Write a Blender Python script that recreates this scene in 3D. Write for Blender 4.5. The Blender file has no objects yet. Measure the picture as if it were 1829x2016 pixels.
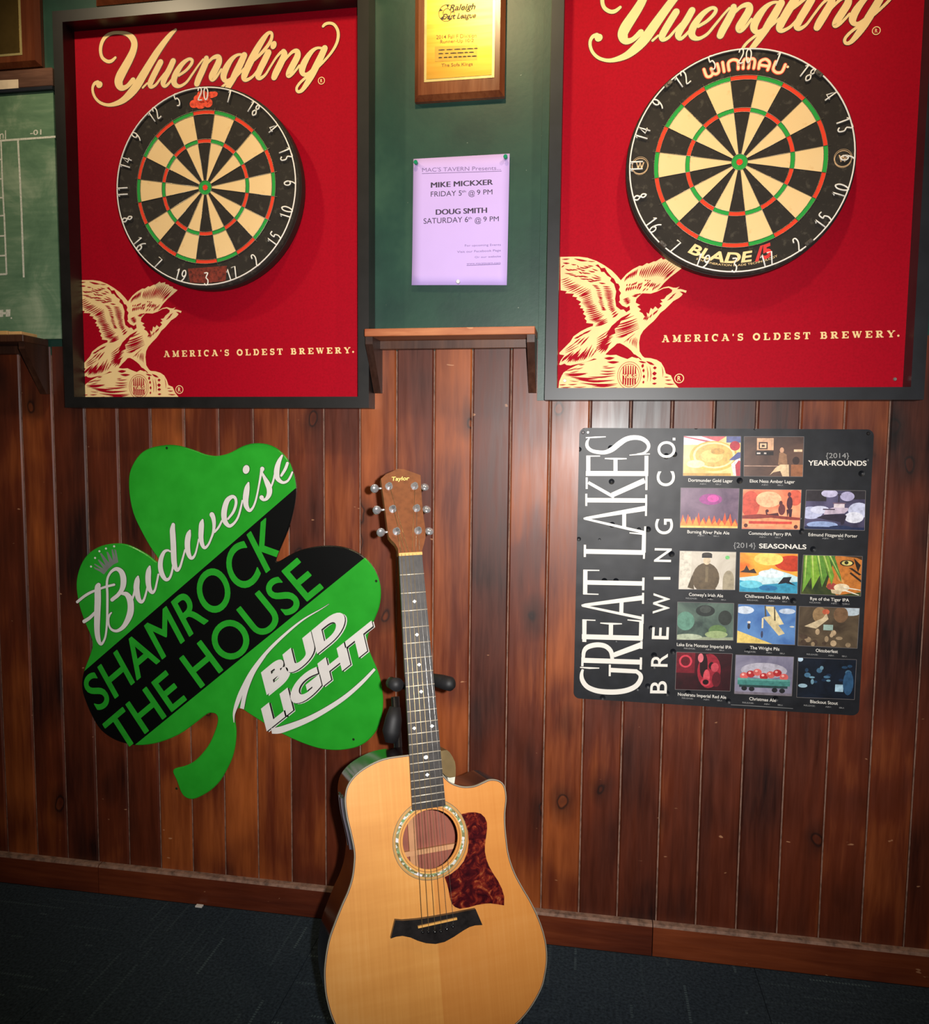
import bpy, bmesh, math, random
from mathutils import Vector, Matrix
from mathutils.geometry import tessellate_polygon
random.seed(7)
scene = bpy.context.scene
C = scene.collection
PI = math.pi

# ------------------------------------------------------------------ camera
FPX = 1500.0
CAM = Vector((0.5782, -1.7302, 1.1557))
YAW, PITCH, ROLL = -0.16164, -0.08196, 0.01009
fwd = Vector((math.sin(YAW) * math.cos(PITCH), math.cos(YAW) * math.cos(PITCH), math.sin(PITCH)))
rt = fwd.cross(Vector((0, 0, 1))).normalized()
upv = rt.cross(fwd)
c_, s_ = math.cos(ROLL), math.sin(ROLL)
CR, CU = c_ * rt + s_ * upv, -s_ * rt + c_ * upv
cd = bpy.data.cameras.new('camera')
cd.sensor_fit = 'VERTICAL'; cd.sensor_height = 36.0; cd.lens = FPX * 36.0 / 2016.0
cd.clip_start = 0.02
cam = bpy.data.objects.new('camera', cd); C.objects.link(cam)
m = Matrix((CR, CU, -fwd)).transposed().to_4x4(); m.translation = CAM
cam.matrix_world = m
scene.camera = cam

# ------------------------------------------------------------------ world, lights, exposure
scene.view_settings.view_transform = 'Standard'
scene.view_settings.look = 'None'
scene.view_settings.exposure = 0.0
scene.view_settings.gamma = 1.0
scene.view_settings.use_curve_mapping = False
w = bpy.data.worlds.new('dim_bar'); scene.world = w; w.use_nodes = True
w.node_tree.nodes['Background'].inputs[0].default_value = (0.9, 0.75, 0.6, 1)
w.node_tree.nodes['Background'].inputs[1].default_value = 0.035

def spot(name, loc, target, power, col, angle, blend, size):
    l = bpy.data.lights.new(name, 'SPOT'); l.energy = power; l.color = col
    l.spot_size = math.radians(angle); l.spot_blend = blend; l.shadow_soft_size = size
    o = bpy.data.objects.new(name, l); C.objects.link(o)
    o.location = loc
    o.rotation_euler = (Vector(target) - Vector(loc)).to_track_quat('-Z', 'Y').to_euler()
    return o
# the photographer's flash, just right of the lens
spot('camera_flash', CAM + CR * 0.065 + CU * 0.02, CAM + fwd * 1.7 + CR * 0.10 + CU * 0.03, 158, (1.0, 0.97, 0.94), 93, 1.0, 0.012)
# the tavern's row of lamps over the dart lanes
spot('lane_lamp_a', (-0.62, -0.58, 2.36), (-0.32, 0, 1.65), 17, (1.0, 0.80, 0.52), 120, 0.8, 0.025)
spot('lane_lamp_b', (0.89, -0.58, 2.36), (0.87, 0, 1.65), 17, (1.0, 0.80, 0.52), 120, 0.8, 0.025)
spot('lane_lamp_c', (0.27, -0.58, 2.44), (0.28, 0, 1.80), 19, (1.0, 0.76, 0.38), 100, 0.8, 0.04)

# ------------------------------------------------------------------ measuring helpers
# Positions were surveyed on the photograph and rectified onto the real plane each thing lies in.
def ray(px, py):
    return (fwd * FPX + CR * (px - 914.5) - CU * (py - 1008.0))
def U(px, py, y):                      # -> world x, z on the vertical plane at depth y
    d = ray(px, py); t = (y - CAM.y) / d.y; P = CAM + d * t
    return (P.x, P.z)
def zoom(ox, oy, s):
    return lambda x, y: (ox + x / s, oy + y / s)
def cat(pts, n=6, closed=False):       # Catmull-Rom through tuples of any length
    out = []; N = len(pts)
    if N < 3: return list(pts)
    rng = range(N if closed else N - 1)
    for i in rng:
        if closed: p0, p1, p2, p3 = pts[i - 1], pts[i], pts[(i + 1) % N], pts[(i + 2) % N]
        else: p0, p1, p2, p3 = pts[max(i - 1, 0)], pts[i], pts[i + 1], pts[min(i + 2, N - 1)]
        for k in range(n):
            t = k / n
            out.append(tuple(0.5 * (2 * b + (c - a) * t + (2 * a - 5 * b + 4 * c - d) * t * t + (3 * b - a - 3 * c + d) * t ** 3)
                             for a, b, c, d in zip(p0, p1, p2, p3)))
    if not closed: out.append(pts[-1])
    return out

# ------------------------------------------------------------------ objects
def lin(c): return tuple((v / 255 / 12.92) if v / 255 <= 0.04045 else ((v / 255 + 0.055) / 1.055) ** 2.4 for v in c[:3]) + (1,)
def link(o, parent=None):
    C.objects.link(o)
    if parent is not None: o.parent = parent
    return o
def tag(o, label=None, cat=None, group=None, kind=None):
    if label: o['label'] = label
    if cat: o['category'] = cat
    if group: o['group'] = group
    if kind: o['kind'] = kind
    return o
def thing(name, label, category, loc, group=None):
    o = bpy.data.objects.new(name, None); o.empty_display_size = 0.05
    C.objects.link(o); o.location = loc
    o['base'] = list(loc)
    tag(o, label, category, group); return o
def base_of(p):
    while p is not None:
        if 'base' in p: return Vector(p['base'])
        p = p.parent
    return Vector((0, 0, 0))
def mesh(name, verts, faces, mats, parent=None, smooth=False, fm=None, local=False):
    b = Vector((0, 0, 0)) if local else base_of(parent)
    me = bpy.data.meshes.new(name)
    me.from_pydata([tuple(Vector(v) - b) for v in verts], [], faces)
    if not isinstance(mats, (list, tuple)): mats = [mats]
    for mm in mats: me.materials.append(mm)
    if fm: me.polygons.foreach_set('material_index', fm)
    if smooth: me.polygons.foreach_set('use_smooth', [True] * len(me.polygons))
    bm = bmesh.new(); bm.from_mesh(me); bmesh.ops.recalc_face_normals(bm, faces=bm.faces); bm.to_mesh(me); bm.free()
    me.update()
    return link(bpy.data.objects.new(name, me), parent)
def bm_obj(name, bm, mats, parent=None, smooth=False):
    me = bpy.data.meshes.new(name)
    bmesh.ops.recalc_face_normals(bm, faces=bm.faces)
    bm.to_mesh(me); bm.free()
    if not isinstance(mats, (list, tuple)): mats = [mats]
    for mm in mats: me.materials.append(mm)
    if smooth: me.polygons.foreach_set('use_smooth', [True] * len(me.polygons))
    return link(bpy.data.objects.new(name, me), parent)
def bm_box(bm, lo, hi, bev=0.0):
    r = bmesh.ops.create_cube(bm, size=1)
    vs = r['verts']
    for v in vs:
        v.co = Vector([(a + b) / 2 + v.co[i] * (b - a) for i, (a, b) in enumerate(zip(lo, hi))])
    if bev > 0:
        es = list({e for v in vs for e in v.link_edges})
        bmesh.ops.bevel(bm, geom=es, offset=bev, segments=1, affect='EDGES', profile=0.5)
def box(name, lo, hi, mat, parent=None, bev=0.0, local=False):
    b = Vector((0, 0, 0)) if local else base_of(parent)
    bm = bmesh.new(); bm_box(bm, tuple(Vector(lo) - b), tuple(Vector(hi) - b), bev)
    return bm_obj(name, bm, mat, parent)
def prism(name, loop, y0, y1, mat, parent=None, holes=(), bev=0.0, to3=None, local=False, smooth_side=False):
    """solid plate: 2-D loop (x,z) from depth y0 (front) to y1 (back)"""
    T = to3 or (lambda p, y: (p[0], y, p[1]))
    loops = [list(loop)] + [list(h) for h in holes]
    flat = [p for l in loops for p in l]
    tris = tessellate_polygon([[Vector((p[0], p[1], 0)) for p in l] for l in loops])
    n = len(flat)
    V = [T(p, y0) for p in flat] + [T(p, y1) for p in flat]
    F = [tuple(t) for t in tris] + [tuple(i + n for i in reversed(t)) for t in tris]
    o = 0
    for l in loops:
        k = len(l)
        for i in range(k):
            a, b2 = o + i, o + (i + 1) % k
            F.append((a, b2, b2 + n, a + n))
        o += k
    return mesh(name, V, F, mat, parent, local=local)

class Flat:
    """collects flat printed shapes (x,z) that lie on one surface; each later shape sits a hair above the one before"""
    def __init__(s): s.V = []; s.F = []; s.M = []; s.k = 0
    def _add(s, pts):
        o = len(s.V); s.k += 1
        s.V += [(p[0], p[1], s.k) for p in pts]
        return o
    def poly(s, pts, m=0):
        tris = tessellate_polygon([[Vector((p[0], p[1], 0)) for p in pts]])
        o = s._add(pts)
        for t in tris: s.F.append(tuple(i + o for i in t)); s.M.append(m)
    def ribbon(s, pts, m=0, extra=0.0, cap=True, ws=1.0):
        L = []; R = []
        N = len(pts)
        for i, p in enumerate(pts):
            a = pts[max(i - 1, 0)]; b = pts[min(i + 1, N - 1)]
            dx, dz = b[0] - a[0], b[1] - a[1]; l = math.hypot(dx, dz) or 1e-9
            h = p[2] * ws / 2 + extra
            L.append((p[0] - dz / l * h, p[1] + dx / l * h)); R.append((p[0] + dz / l * h, p[1] - dx / l * h))
        o = s._add(L + R); s.k += 1
        for i in range(N):
            for j in (o + i, o + N + i): s.V[j] = (s.V[j][0], s.V[j][1], s.k - 1 + i / N)
        for i in range(N - 1): s.F.append((o + i, o + i + 1, o + N + i + 1, o + N + i)); s.M.append(m)
        if cap:
            for p in (pts[0], pts[-1]): s.disc(p[0], p[1], p[2] * ws / 2 + extra, m=m, n=12)
    def disc(s, x, z, r, rz=None, m=0, n=20, rot=0):
        rz = rz or r
        c, sn = math.cos(rot), math.sin(rot); P = []
        for k in range(n):
            a = 2 * PI * k / n; u, v = r * math.cos(a), rz * math.sin(a)
            P.append((x + c * u - sn * v, z + sn * u + c * v))
        o = s._add(P)
        s.F.append(tuple(range(o, o + n))); s.M.append(m)
    def ring(s, x, z, r0, r1, m=0, n=40, sz=1.0):
        P = []
        for k in range(n):
            a = 2 * PI * k / n
            P += [(x + r0 * math.cos(a), z + sz * r0 * math.sin(a)), (x + r1 * math.cos(a), z + sz * r1 * math.sin(a))]
        o = s._add(P)
        for k in range(n):
            j = (k + 1) % n
            s.F.append((o + 2 * k, o + 2 * k + 1, o + 2 * j + 1, o + 2 * j)); s.M.append(m)
    def add(s, VF, m=0):
        o = s._add(VF[0])
        for f in VF[1]: s.F.append(tuple(i + o for i in f)); s.M.append(m)
    def build(s, name, y, mats, parent, dx=0, dz=0, T=None, local=False, nrm=(0, -1, 0), step=None):
        T = T or (lambda p: (p[0] + dx, y, p[1] + dz)); n = Vector(nrm)
        st = step or min(2.0e-5, 0.0004 / max(s.k, 1))
        return mesh(name, [Vector(T(v)) + n * (v[2] * st) for v in s.V], s.F, mats, parent, fm=s.M, local=local)

def tube(bm, pts, r, n=8, closed=False):
    rings = []; N = len(pts)
    pts = [Vector(p) for p in pts]
    rad = r if isinstance(r, (list, tuple)) else [r] * N
    prev = None
    for i, p in enumerate(pts):
        if closed: t = (pts[(i + 1) % N] - pts[i - 1])
        else: t = pts[min(i + 1, N - 1)] - pts[max(i - 1, 0)]
        t = t.normalized() if t.length > 1e-9 else Vector((0, 0, 1))
        if prev is None:
            a = Vector((0, 0, 1)) if abs(t.z) < 0.9 else Vector((1, 0, 0))
            nx = t.cross(a).normalized()
        else:
            nx = (prev - t * prev.dot(t)).normalized()
        prev = nx; ny = t.cross(nx)
        rings.append([bm.verts.new(p + (nx * math.cos(2 * PI * k / n) + ny * math.sin(2 * PI * k / n)) * rad[i]) for k in range(n)])
    for i in range(N if closed else N - 1):
        A, B = rings[i], rings[(i + 1) % N]
        for k in range(n):
            bm.faces.new((A[k], A[(k + 1) % n], B[(k + 1) % n], B[k]))
    if not closed:
        bm.faces.new(rings[0]); bm.faces.new(list(reversed(rings[-1])))
def tube_obj(name, paths, r, mat, parent=None, n=8, closed=False, local=False):
    b = Vector((0, 0, 0)) if local else base_of(parent)
    bm = bmesh.new()
    for p in paths: tube(bm, [Vector(q) - b for q in p], r, n, closed)
    return bm_obj(name, bm, mat, parent, smooth=True)
def copy_tree(o, parent=None):
    c = o.copy(); C.objects.link(c); c.parent = parent
    for ch in list(o.children): copy_tree(ch, c)
    return c

# ------------------------------------------------------------------ lettering from the built-in font
FONT = {}
def glyphs(text, bold=0.0, shear=0.0, space=1.0):
    key = (text, bold, shear, space)
    if key in FONT: return FONT[key]
    cu = bpy.data.curves.new('t', 'FONT'); cu.body = text; cu.offset = bold; cu.shear = shear
    cu.space_character = space; cu.resolution_u = 7 if len(text) < 12 else 3
    ob = bpy.data.objects.new('t', cu)
    me = bpy.data.meshes.new_from_object(ob)
    r = ([(v.co.x, v.co.y) for v in me.vertices], [tuple(p.vertices) for p in me.polygons])
    bpy.data.objects.remove(ob); bpy.data.curves.remove(cu); bpy.data.meshes.remove(me)
    FONT[key] = r
    return r
def cap_h():
    v = glyphs('H')[0]; return max(p[1] for p in v)
def text_quad(text, TL, TR, BR, BL, bold=0.0, shear=0.0, space=1.0, tight=False):
    """map a line of text (baseline..cap height) into a quad given in (x,z)"""
    V, F = glyphs(text, bold, shear, space)
    x0, x1 = min(v[0] for v in V), max(v[0] for v in V)
    if tight: y0, y1 = min(v[1] for v in V), max(v[1] for v in V)
    else: y0, y1 = -bold, cap_h() + bold
    out = []
    for x, y in V:
        s = (x - x0) / (x1 - x0); t = (y - y0) / (y1 - y0)
        out.append(tuple((BL[i] * (1 - s) + BR[i] * s) * (1 - t) + (TL[i] * (1 - s) + TR[i] * s) * t for i in (0, 1)))
    return out, F
def clip(VF, a, b):
    """keep what lies left of the line a->b"""
    bm = bmesh.new(); vs = [bm.verts.new((v[0], 0, v[1])) for v in VF[0]]
    for f in VF[1]:
        try: bm.faces.new([vs[i] for i in f])
        except ValueError: pass
    n = Vector((b[1] - a[1], 0, -(b[0] - a[0])))
    bmesh.ops.bisect_plane(bm, geom=bm.verts[:] + bm.edges[:] + bm.faces[:], plane_co=(a[0], 0, a[1]), plane_no=n, clear_outer=True)
    bm.verts.index_update()
    r = ([(v.co.x, v.co.z) for v in bm.verts], [tuple(v.index for v in f.verts) for f in bm.faces]); bm.free()
    return r
def arc_text(text, cx, cz, r, a_mid, span, h, bold=0.0, flip=False, shear=0.0):
    """letters on a circle; angles clockwise from the top"""
    V, F = glyphs(text, bold, shear)
    x0, x1 = min(v[0] for v in V), max(v[0] for v in V); ch = cap_h(); out = []
    for x, y in V:
        s = (x - x0) / (x1 - x0) - 0.5; t = y / ch
        if flip: a = a_mid - s * span; rr = r - t * h
        else: a = a_mid + s * span; rr = r + t * h
        out.append((cx + rr * math.sin(a), cz + rr * math.cos(a)))
    return out, F
def qpx(zf, y, *pts): return [U(*zf(*p), y) for p in pts]

# ------------------------------------------------------------------ materials
def nodes(name):
    mt = bpy.data.materials.new(name); mt.use_nodes = True
    nt = mt.node_tree; b = nt.nodes['Principled BSDF']
    return mt, nt, b
def N(nt, t, **kw):
    n = nt.nodes.new(t)
    for k, v in kw.items():
        if k.startswith('i_'):
            n.inputs[int(k[2:])].default_value = v
        else: setattr(n, k, v)
    return n
def mix(nt, fac, a, b, typ='MIX'):
    n = nt.nodes.new('ShaderNodeMix'); n.data_type = 'RGBA'; n.blend_type = typ
    for s, v in ((0, fac), (6, a), (7, b)):
        if hasattr(v, 'is_linked') or hasattr(v, 'links'): nt.links.new(v, n.inputs[s])
        else: n.inputs[s].default_value = v
    return n.outputs[2]
def math_(nt, op, a, b=0.0, c=None):
    n = nt.nodes.new('ShaderNodeMath'); n.operation = op
    for s, v in ((0, a), (1, b), (2, c)):
        if v is None: continue
        if hasattr(v, 'links'): nt.links.new(v, n.inputs[s])
        else: n.inputs[s].default_value = v
    return n.outputs[0]
def ramp(nt, fac, stops):
    n = nt.nodes.new('ShaderNodeValToRGB'); nt.links.new(fac, n.inputs[0])
    el = n.color_ramp.elements
    while len(el) > 1: el.remove(el[-1])
    el[0].position = stops[0][0]; el[0].color = stops[0][1]
    for p, c in stops[1:]:
        e = el.new(p); e.color = c
    return n.outputs[0]
def coords(nt, scale=(1, 1, 1), which='Object', rot=(0, 0, 0)):
    tc = N(nt, 'ShaderNodeTexCoord'); mp = N(nt, 'ShaderNodeMapping')
    mp.inputs['Scale'].default_value = scale; mp.inputs['Rotation'].default_value = rot
    nt.links.new(tc.outputs[which], mp.inputs[0]); return mp.outputs[0]
def noise(nt, vec, scale, detail=3, rough=0.55, dist=0.0):
    n = N(nt, 'ShaderNodeTexNoise'); nt.links.new(vec, n.inputs['Vector'])
    n.inputs['Scale'].default_value = scale; n.inputs['Detail'].default_value = detail
    n.inputs['Roughness'].default_value = rough; n.inputs['Distortion'].default_value = dist
    return n.outputs[0]
def bump(nt, b, h, strength, dist=0.002):
    n = N(nt, 'ShaderNodeBump'); n.inputs['Strength'].default_value = strength; n.inputs['Distance'].default_value = dist
    nt.links.new(h, n.inputs['Height']); nt.links.new(n.outputs[0], b.inputs['Normal'])
MC = {}
def flat(rgb, rough=0.5, metal=0.0, var=0.06, nscale=30.0, spec=0.5, coat=0.0, bmp=0.0, name=None):
    key = (tuple(rgb), rough, metal, var, nscale, spec, coat, bmp)
    if key in MC: return MC[key]
    mt, nt, b = nodes(name or 'paint_%d_%d_%d' % tuple(rgb[:3]))
    v = coords(nt); nz = noise(nt, v, nscale)
    c = lin(rgb); d = tuple(x * (1 - var * 2.2) for x in c[:3]) + (1,); e = tuple(min(1, x * (1 + var * 1.6)) for x in c[:3]) + (1,)
    nt.links.new(ramp(nt, nz, [(0.3, d), (0.5, c), (0.72, e)]), b.inputs['Base Color'])
    b.inputs['Roughness'].default_value = rough; b.inputs['Metallic'].default_value = metal
    b.inputs['Specular IOR Level'].default_value = spec; b.inputs['Coat Weight'].default_value = coat
    b.inputs['Coat Roughness'].default_value = 0.12
    if bmp: bump(nt, b, nz, bmp)
    MC[key] = mt
    return mt

def wood_mat(name, dark, mid, light, grain=(14, 14, 1.1), rough=0.4, coat=0.12, rnd=True, knots=True, scratch=True, vmix=0.6):
    mt, nt, b = nodes(name)
    tc = N(nt, 'ShaderNodeTexCoord'); oi = N(nt, 'ShaderNodeObjectInfo')
    add = N(nt, 'ShaderNodeVectorMath', operation='ADD')
    cmb = N(nt, 'ShaderNodeCombineXYZ')
    nt.links.new(math_(nt, 'MULTIPLY', oi.outputs['Random'], 37.0), cmb.inputs[0]); nt.links.new(math_(nt, 'MULTIPLY', oi.outputs['Random'], 11.3), cmb.inputs[2])
    nt.links.new(tc.outputs['Object'], add.inputs[0])
    if rnd: nt.links.new(cmb.outputs[0], add.inputs[1])
    mp = N(nt, 'ShaderNodeMapping'); mp.inputs['Scale'].default_value = grain
    nt.links.new(add.outputs[0], mp.inputs[0])
    g1 = noise(nt, mp.outputs[0], 1.6, 4, 0.6, 0.6); g2 = noise(nt, mp.outputs[0], 7.0, 3, 0.6, 0.3)
    big = noise(nt, add.outputs[0], 3.1, 2, 0.5, 0.4)
    f = math_(nt, 'ADD', math_(nt, 'MULTIPLY', g1, 0.62), math_(nt, 'MULTIPLY', g2, 0.38))
    f = math_(nt, 'ADD', math_(nt, 'MULTIPLY', f, 0.5), math_(nt, 'MULTIPLY', big, 0.54))
    if rnd: f = math_(nt, 'ADD', f, math_(nt, 'MULTIPLY', math_(nt, 'SUBTRACT', oi.outputs['Random'], 0.5), 0.16 * vmix / 0.6))
    col = ramp(nt, f, [(0.32, lin(dark)), (0.52, lin(mid)), (0.72, lin(light))])
    if knots:
        mk = N(nt, 'ShaderNodeMapping'); mk.inputs['Scale'].default_value = (7.0, 0.01, 4.2)
        nt.links.new(add.outputs[0], mk.inputs[0])
        nzv = N(nt, 'ShaderNodeTexNoise'); nt.links.new(add.outputs[0], nzv.inputs['Vector']); nzv.inputs['Scale'].default_value = 14.0
        vm = N(nt, 'ShaderNodeVectorMath', operation='MULTIPLY_ADD')
        nt.links.new(nzv.outputs['Color'], vm.inputs[0]); vm.inputs[1].default_value = (0.22, 0, 0.22); nt.links.new(mk.outputs[0], vm.inputs[2])
        vo = N(nt, 'ShaderNodeTexVoronoi'); nt.links.new(vm.outputs[0], vo.inputs['Vector']); vo.inputs['Scale'].default_value = 1.0
        dm = lin([int(x * 0.42) for x in dark])
        kf = ramp(nt, vo.outputs['Distance'], [(0.02, (0.45,) * 3 + (1,)), (0.055, (0.25,) * 3 + (1,)), (0.075, (0.9,) * 3 + (1,)), (0.10, (0.5,) * 3 + (1,)), (0.26, (0, 0, 0, 1))])
        col = mix(nt, kf, col, dm)
    if scratch:
        ms = N(nt, 'ShaderNodeMapping'); ms.inputs['Scale'].default_value = (26, 26, 60); ms.inputs['Rotation'].default_value = (0, 0.5, 0)
        nt.links.new(add.outputs[0], ms.inputs[0])
        s1 = noise(nt, ms.outputs[0], 1.0, 2, 0.5, 0.2)
        sf = ramp(nt, s1, [(0.735, (0, 0, 0, 1)), (0.765, (0.55,) * 3 + (1,))])
        col = mix(nt, sf, col, lin((205, 150, 110)))
    nt.links.new(col, b.inputs['Base Color'])
    rr = N(nt, 'ShaderNodeMapRange'); nt.links.new(g2, rr.inputs[0])
    rr.inputs[3].default_value = rough * 0.75; rr.inputs[4].default_value = rough * 1.5
    nt.links.new(rr.outputs[0], b.inputs['Roughness'])
    b.inputs['Coat Weight'].default_value = coat; b.inputs['Coat Roughness'].default_value = 0.22
    bump(nt, b, f, 0.25, 0.0015)
    return mt

M = {}
M['board'] = wood_mat('stained_pine', (32, 11, 8), (95, 38, 16), (164, 84, 34), grain=(9, 9, 0.8), vmix=0.75)
M['dust'] = flat((128, 98, 84), 0.8, var=0.25, nscale=60)
M['basewood'] = wood_mat('stained_baseboard', (58, 20, 11), (98, 40, 18), (132, 62, 28), grain=(1.1, 14, 14), knots=False, rnd=True)
M['shelfwood'] = wood_mat('shelf_pine', (88, 38, 18), (142, 70, 34), (190, 122, 78), grain=(2, 14, 14), knots=False, rough=0.45, coat=0.1)
M['bracket'] = wood_mat('dark_bracket', (38, 22, 16), (62, 34, 22), (98, 58, 36), knots=False, scratch=False)
M['plaquewood'] = wood_mat('plaque_walnut', (58, 24, 14), (98, 48, 26), (140, 82, 46), knots=False, scratch=False, rough=0.25)
def green_wall():
    mt, nt, b = nodes('green_wall_paint')
    v = coords(nt)
    n1 = noise(nt, v, 5.0, 4, 0.6); n2 = noise(nt, v, 60.0, 2)
    col = ramp(nt, n1, [(0.3, lin((22, 52, 46))), (0.55, lin((31, 66, 55))), (0.8, lin((52, 86, 68)))])
    sp = ramp(nt, n2, [(0.76, (0, 0, 0, 1)), (0.80, (0.5,) * 3 + (1,))])
    col = mix(nt, sp, col, lin((190, 200, 180)))
    nt.links.new(col, b.inputs['Base Color']); b.inputs['Roughness'].default_value = 0.42
    bump(nt, b, noise(nt, v, 90, 3), 0.15, 0.001)
    return mt
M['green'] = green_wall()
M['red'] = flat((156, 1, 26), 0.66, var=0.05, nscale=220, spec=0.1)
M['cream'] = flat((236, 204, 146), 0.65, var=0.02, spec=0.25)
M['outline'] = flat((62, 22, 12), 0.5, var=0.02)
M['blackframe'] = flat((17, 16, 16), 0.42, var=0.25, nscale=18, spec=0.65)
M['greyframe'] = flat((32, 34, 39), 0.42, var=0.12, nscale=14, spec=0.45)
def speckle(name, base, sp, scale=45, thr=0.7, rough=0.85, amount=0.4, b2=None):
    mt, nt, b = nodes(name); v = coords(nt)
    n1 = noise(nt, v, scale, 4, 0.65); n2 = noise(nt, v, scale * 0.25, 3)
    col = mix(nt, n2, lin(base), lin(b2 or base))
    f = ramp(nt, n1, [(thr - 0.12, (0, 0, 0, 1)), (thr, (amount,) * 3 + (1,))])
    col = mix(nt, f, col, lin(sp)); nt.links.new(col, b.inputs['Base Color'])
    b.inputs['Roughness'].default_value = rough; b.inputs['Specular IOR Level'].default_value = 0.25
    bump(nt, b, noise(nt, v, 500, 2), 0.2, 0.0006)
    return mt
M['sisal_black'] = speckle('black_sisal', (34, 31, 28), (96, 90, 78), 60, 0.68, b2=(50, 45, 40), amount=0.3)
M['sisal_cream'] = speckle('cream_sisal', (226, 190, 132), (206, 160, 100), 90, 0.7, amount=0.3, b2=(232, 200, 148))
M['sisal_red'] = speckle('red_sisal', (222, 62, 36), (232, 100, 70), 90, 0.7)
M['sisal_green'] = speckle('green_sisal', (40, 150, 60), (90, 170, 84), 90, 0.7)
M['wire'] = flat((235, 230, 222), 0.3, 0.0, var=0.02)
M['spider'] = flat((150, 140, 120), 0.35, 0.7)
M['chrome'] = flat((225, 225, 228), 0.16, 0.8, var=0.02)
M['steel'] = flat((150, 145, 140), 0.35, 0.8)
M['rubber'] = flat((22, 22, 24), 0.6, var=0.1)
M['blacksteel'] = flat((20, 20, 22), 0.35, 0.2)
M['white'] = flat((222, 218, 214), 0.45, var=0.02)
M['ink'] = flat((48, 38, 66), 0.6, var=0.02)
M['inkgrey'] = flat((120, 100, 150), 0.6, var=0.02)
M['paper'] = flat((188, 164, 228), 0.7, var=0.015, nscale=8)
M['orange'] = flat((226, 70, 36), 0.6, var=0.08)

# ------------------------------------------------------------------ the room
W, X0 = 0.08865, -0.92995
WAINS = 1.40
room = mesh('wall_back', [(-2.6, 0.014, 0), (3.2, 0.014, 0), (3.2, 0.014, WAINS - 0.02), (-2.6, 0.014, WAINS - 0.02),
                         (-2.6, 0.003, WAINS - 0.02), (3.2, 0.003, WAINS - 0.02), (3.2, 0.003, 2.9), (-2.6, 0.003, 2.9),
                         (-2.6, 0.1, 0), (3.2, 0.1, 0), (3.2, 0.1, 2.9), (-2.6, 0.1, 2.9)],
            [(0, 1, 2, 3), (3, 2, 5, 4), (4, 5, 6, 7), (8, 9, 10, 11), (7, 6, 10, 11), (0, 1, 9, 8)], M['green'])
tag(room, kind='structure')
# tongue-and-groove pine boards, one object each
def board_mesh():
    g, ch, dp = 0.0016, 0.0030, 0.0045
    h = WAINS - 0.066
    prof = [(-W / 2, 0.013), (-W / 2, dp), (-W / 2 + g, dp), (-W / 2 + g, ch), (-W / 2 + g + ch, 0), (W / 2 - g - ch, 0), (W / 2 - g, ch), (W / 2 - g, dp), (W / 2, dp), (W / 2, 0.013)]
    V = []; F = []; fm = []
    n = len(prof)
    for z in (0, h):
        V += [(x, y, z) for x, y in prof]
    for i in range(n):
        j = (i + 1) % n
        F.append((i, j, j + n, i + n)); fm.append(1 if i in (1, 7) else 0)
    F.append(tuple(range(n))); fm.append(0); F.append(tuple(range(2 * n - 1, n - 1, -1))); fm.append(0)
    o = mesh('board', V, F, [M['board'], M['dust']], room, fm=fm)
    return o
b0 = board_mesh()
kk = 0
for k in range(-14, 27 + 12):
    o = b0 if kk == 0 else b0.copy()
    if kk: C.objects.link(o); o.parent = room
    kk += 1
    o.location = (X0 + (k + 0.5) * W, 0, 0.066)
# baseboard in lengths butted end to end
for i, (xa, xb) in enumerate(((-2.6, -0.652), (-0.650, 0.745), (0.747, 3.2))):
    o = mesh('baseboard_back', [(xa, -0.019, 0), (xb, -0.019, 0), (xb, -0.019, 0.069), (xa, -0.019, 0.069), (xa, -0.0155, 0.0745), (xb, -0.0155, 0.0745), (xb, 0.0, 0.0745), (xa, 0.0, 0.0745), (xa, 0.0, 0), (xb, 0, 0)],
             [(0, 1, 2, 3), (3, 2, 5, 4), (4, 5, 6, 7), (0, 3, 4, 7, 8), (1, 2, 5, 6, 9), (0, 1, 9, 8), (7, 6, 9, 8)], [M['basewood'], M['dust']], fm=[0, 1, 1, 0, 0, 0, 0])
    tag(o, kind='structure')
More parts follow.
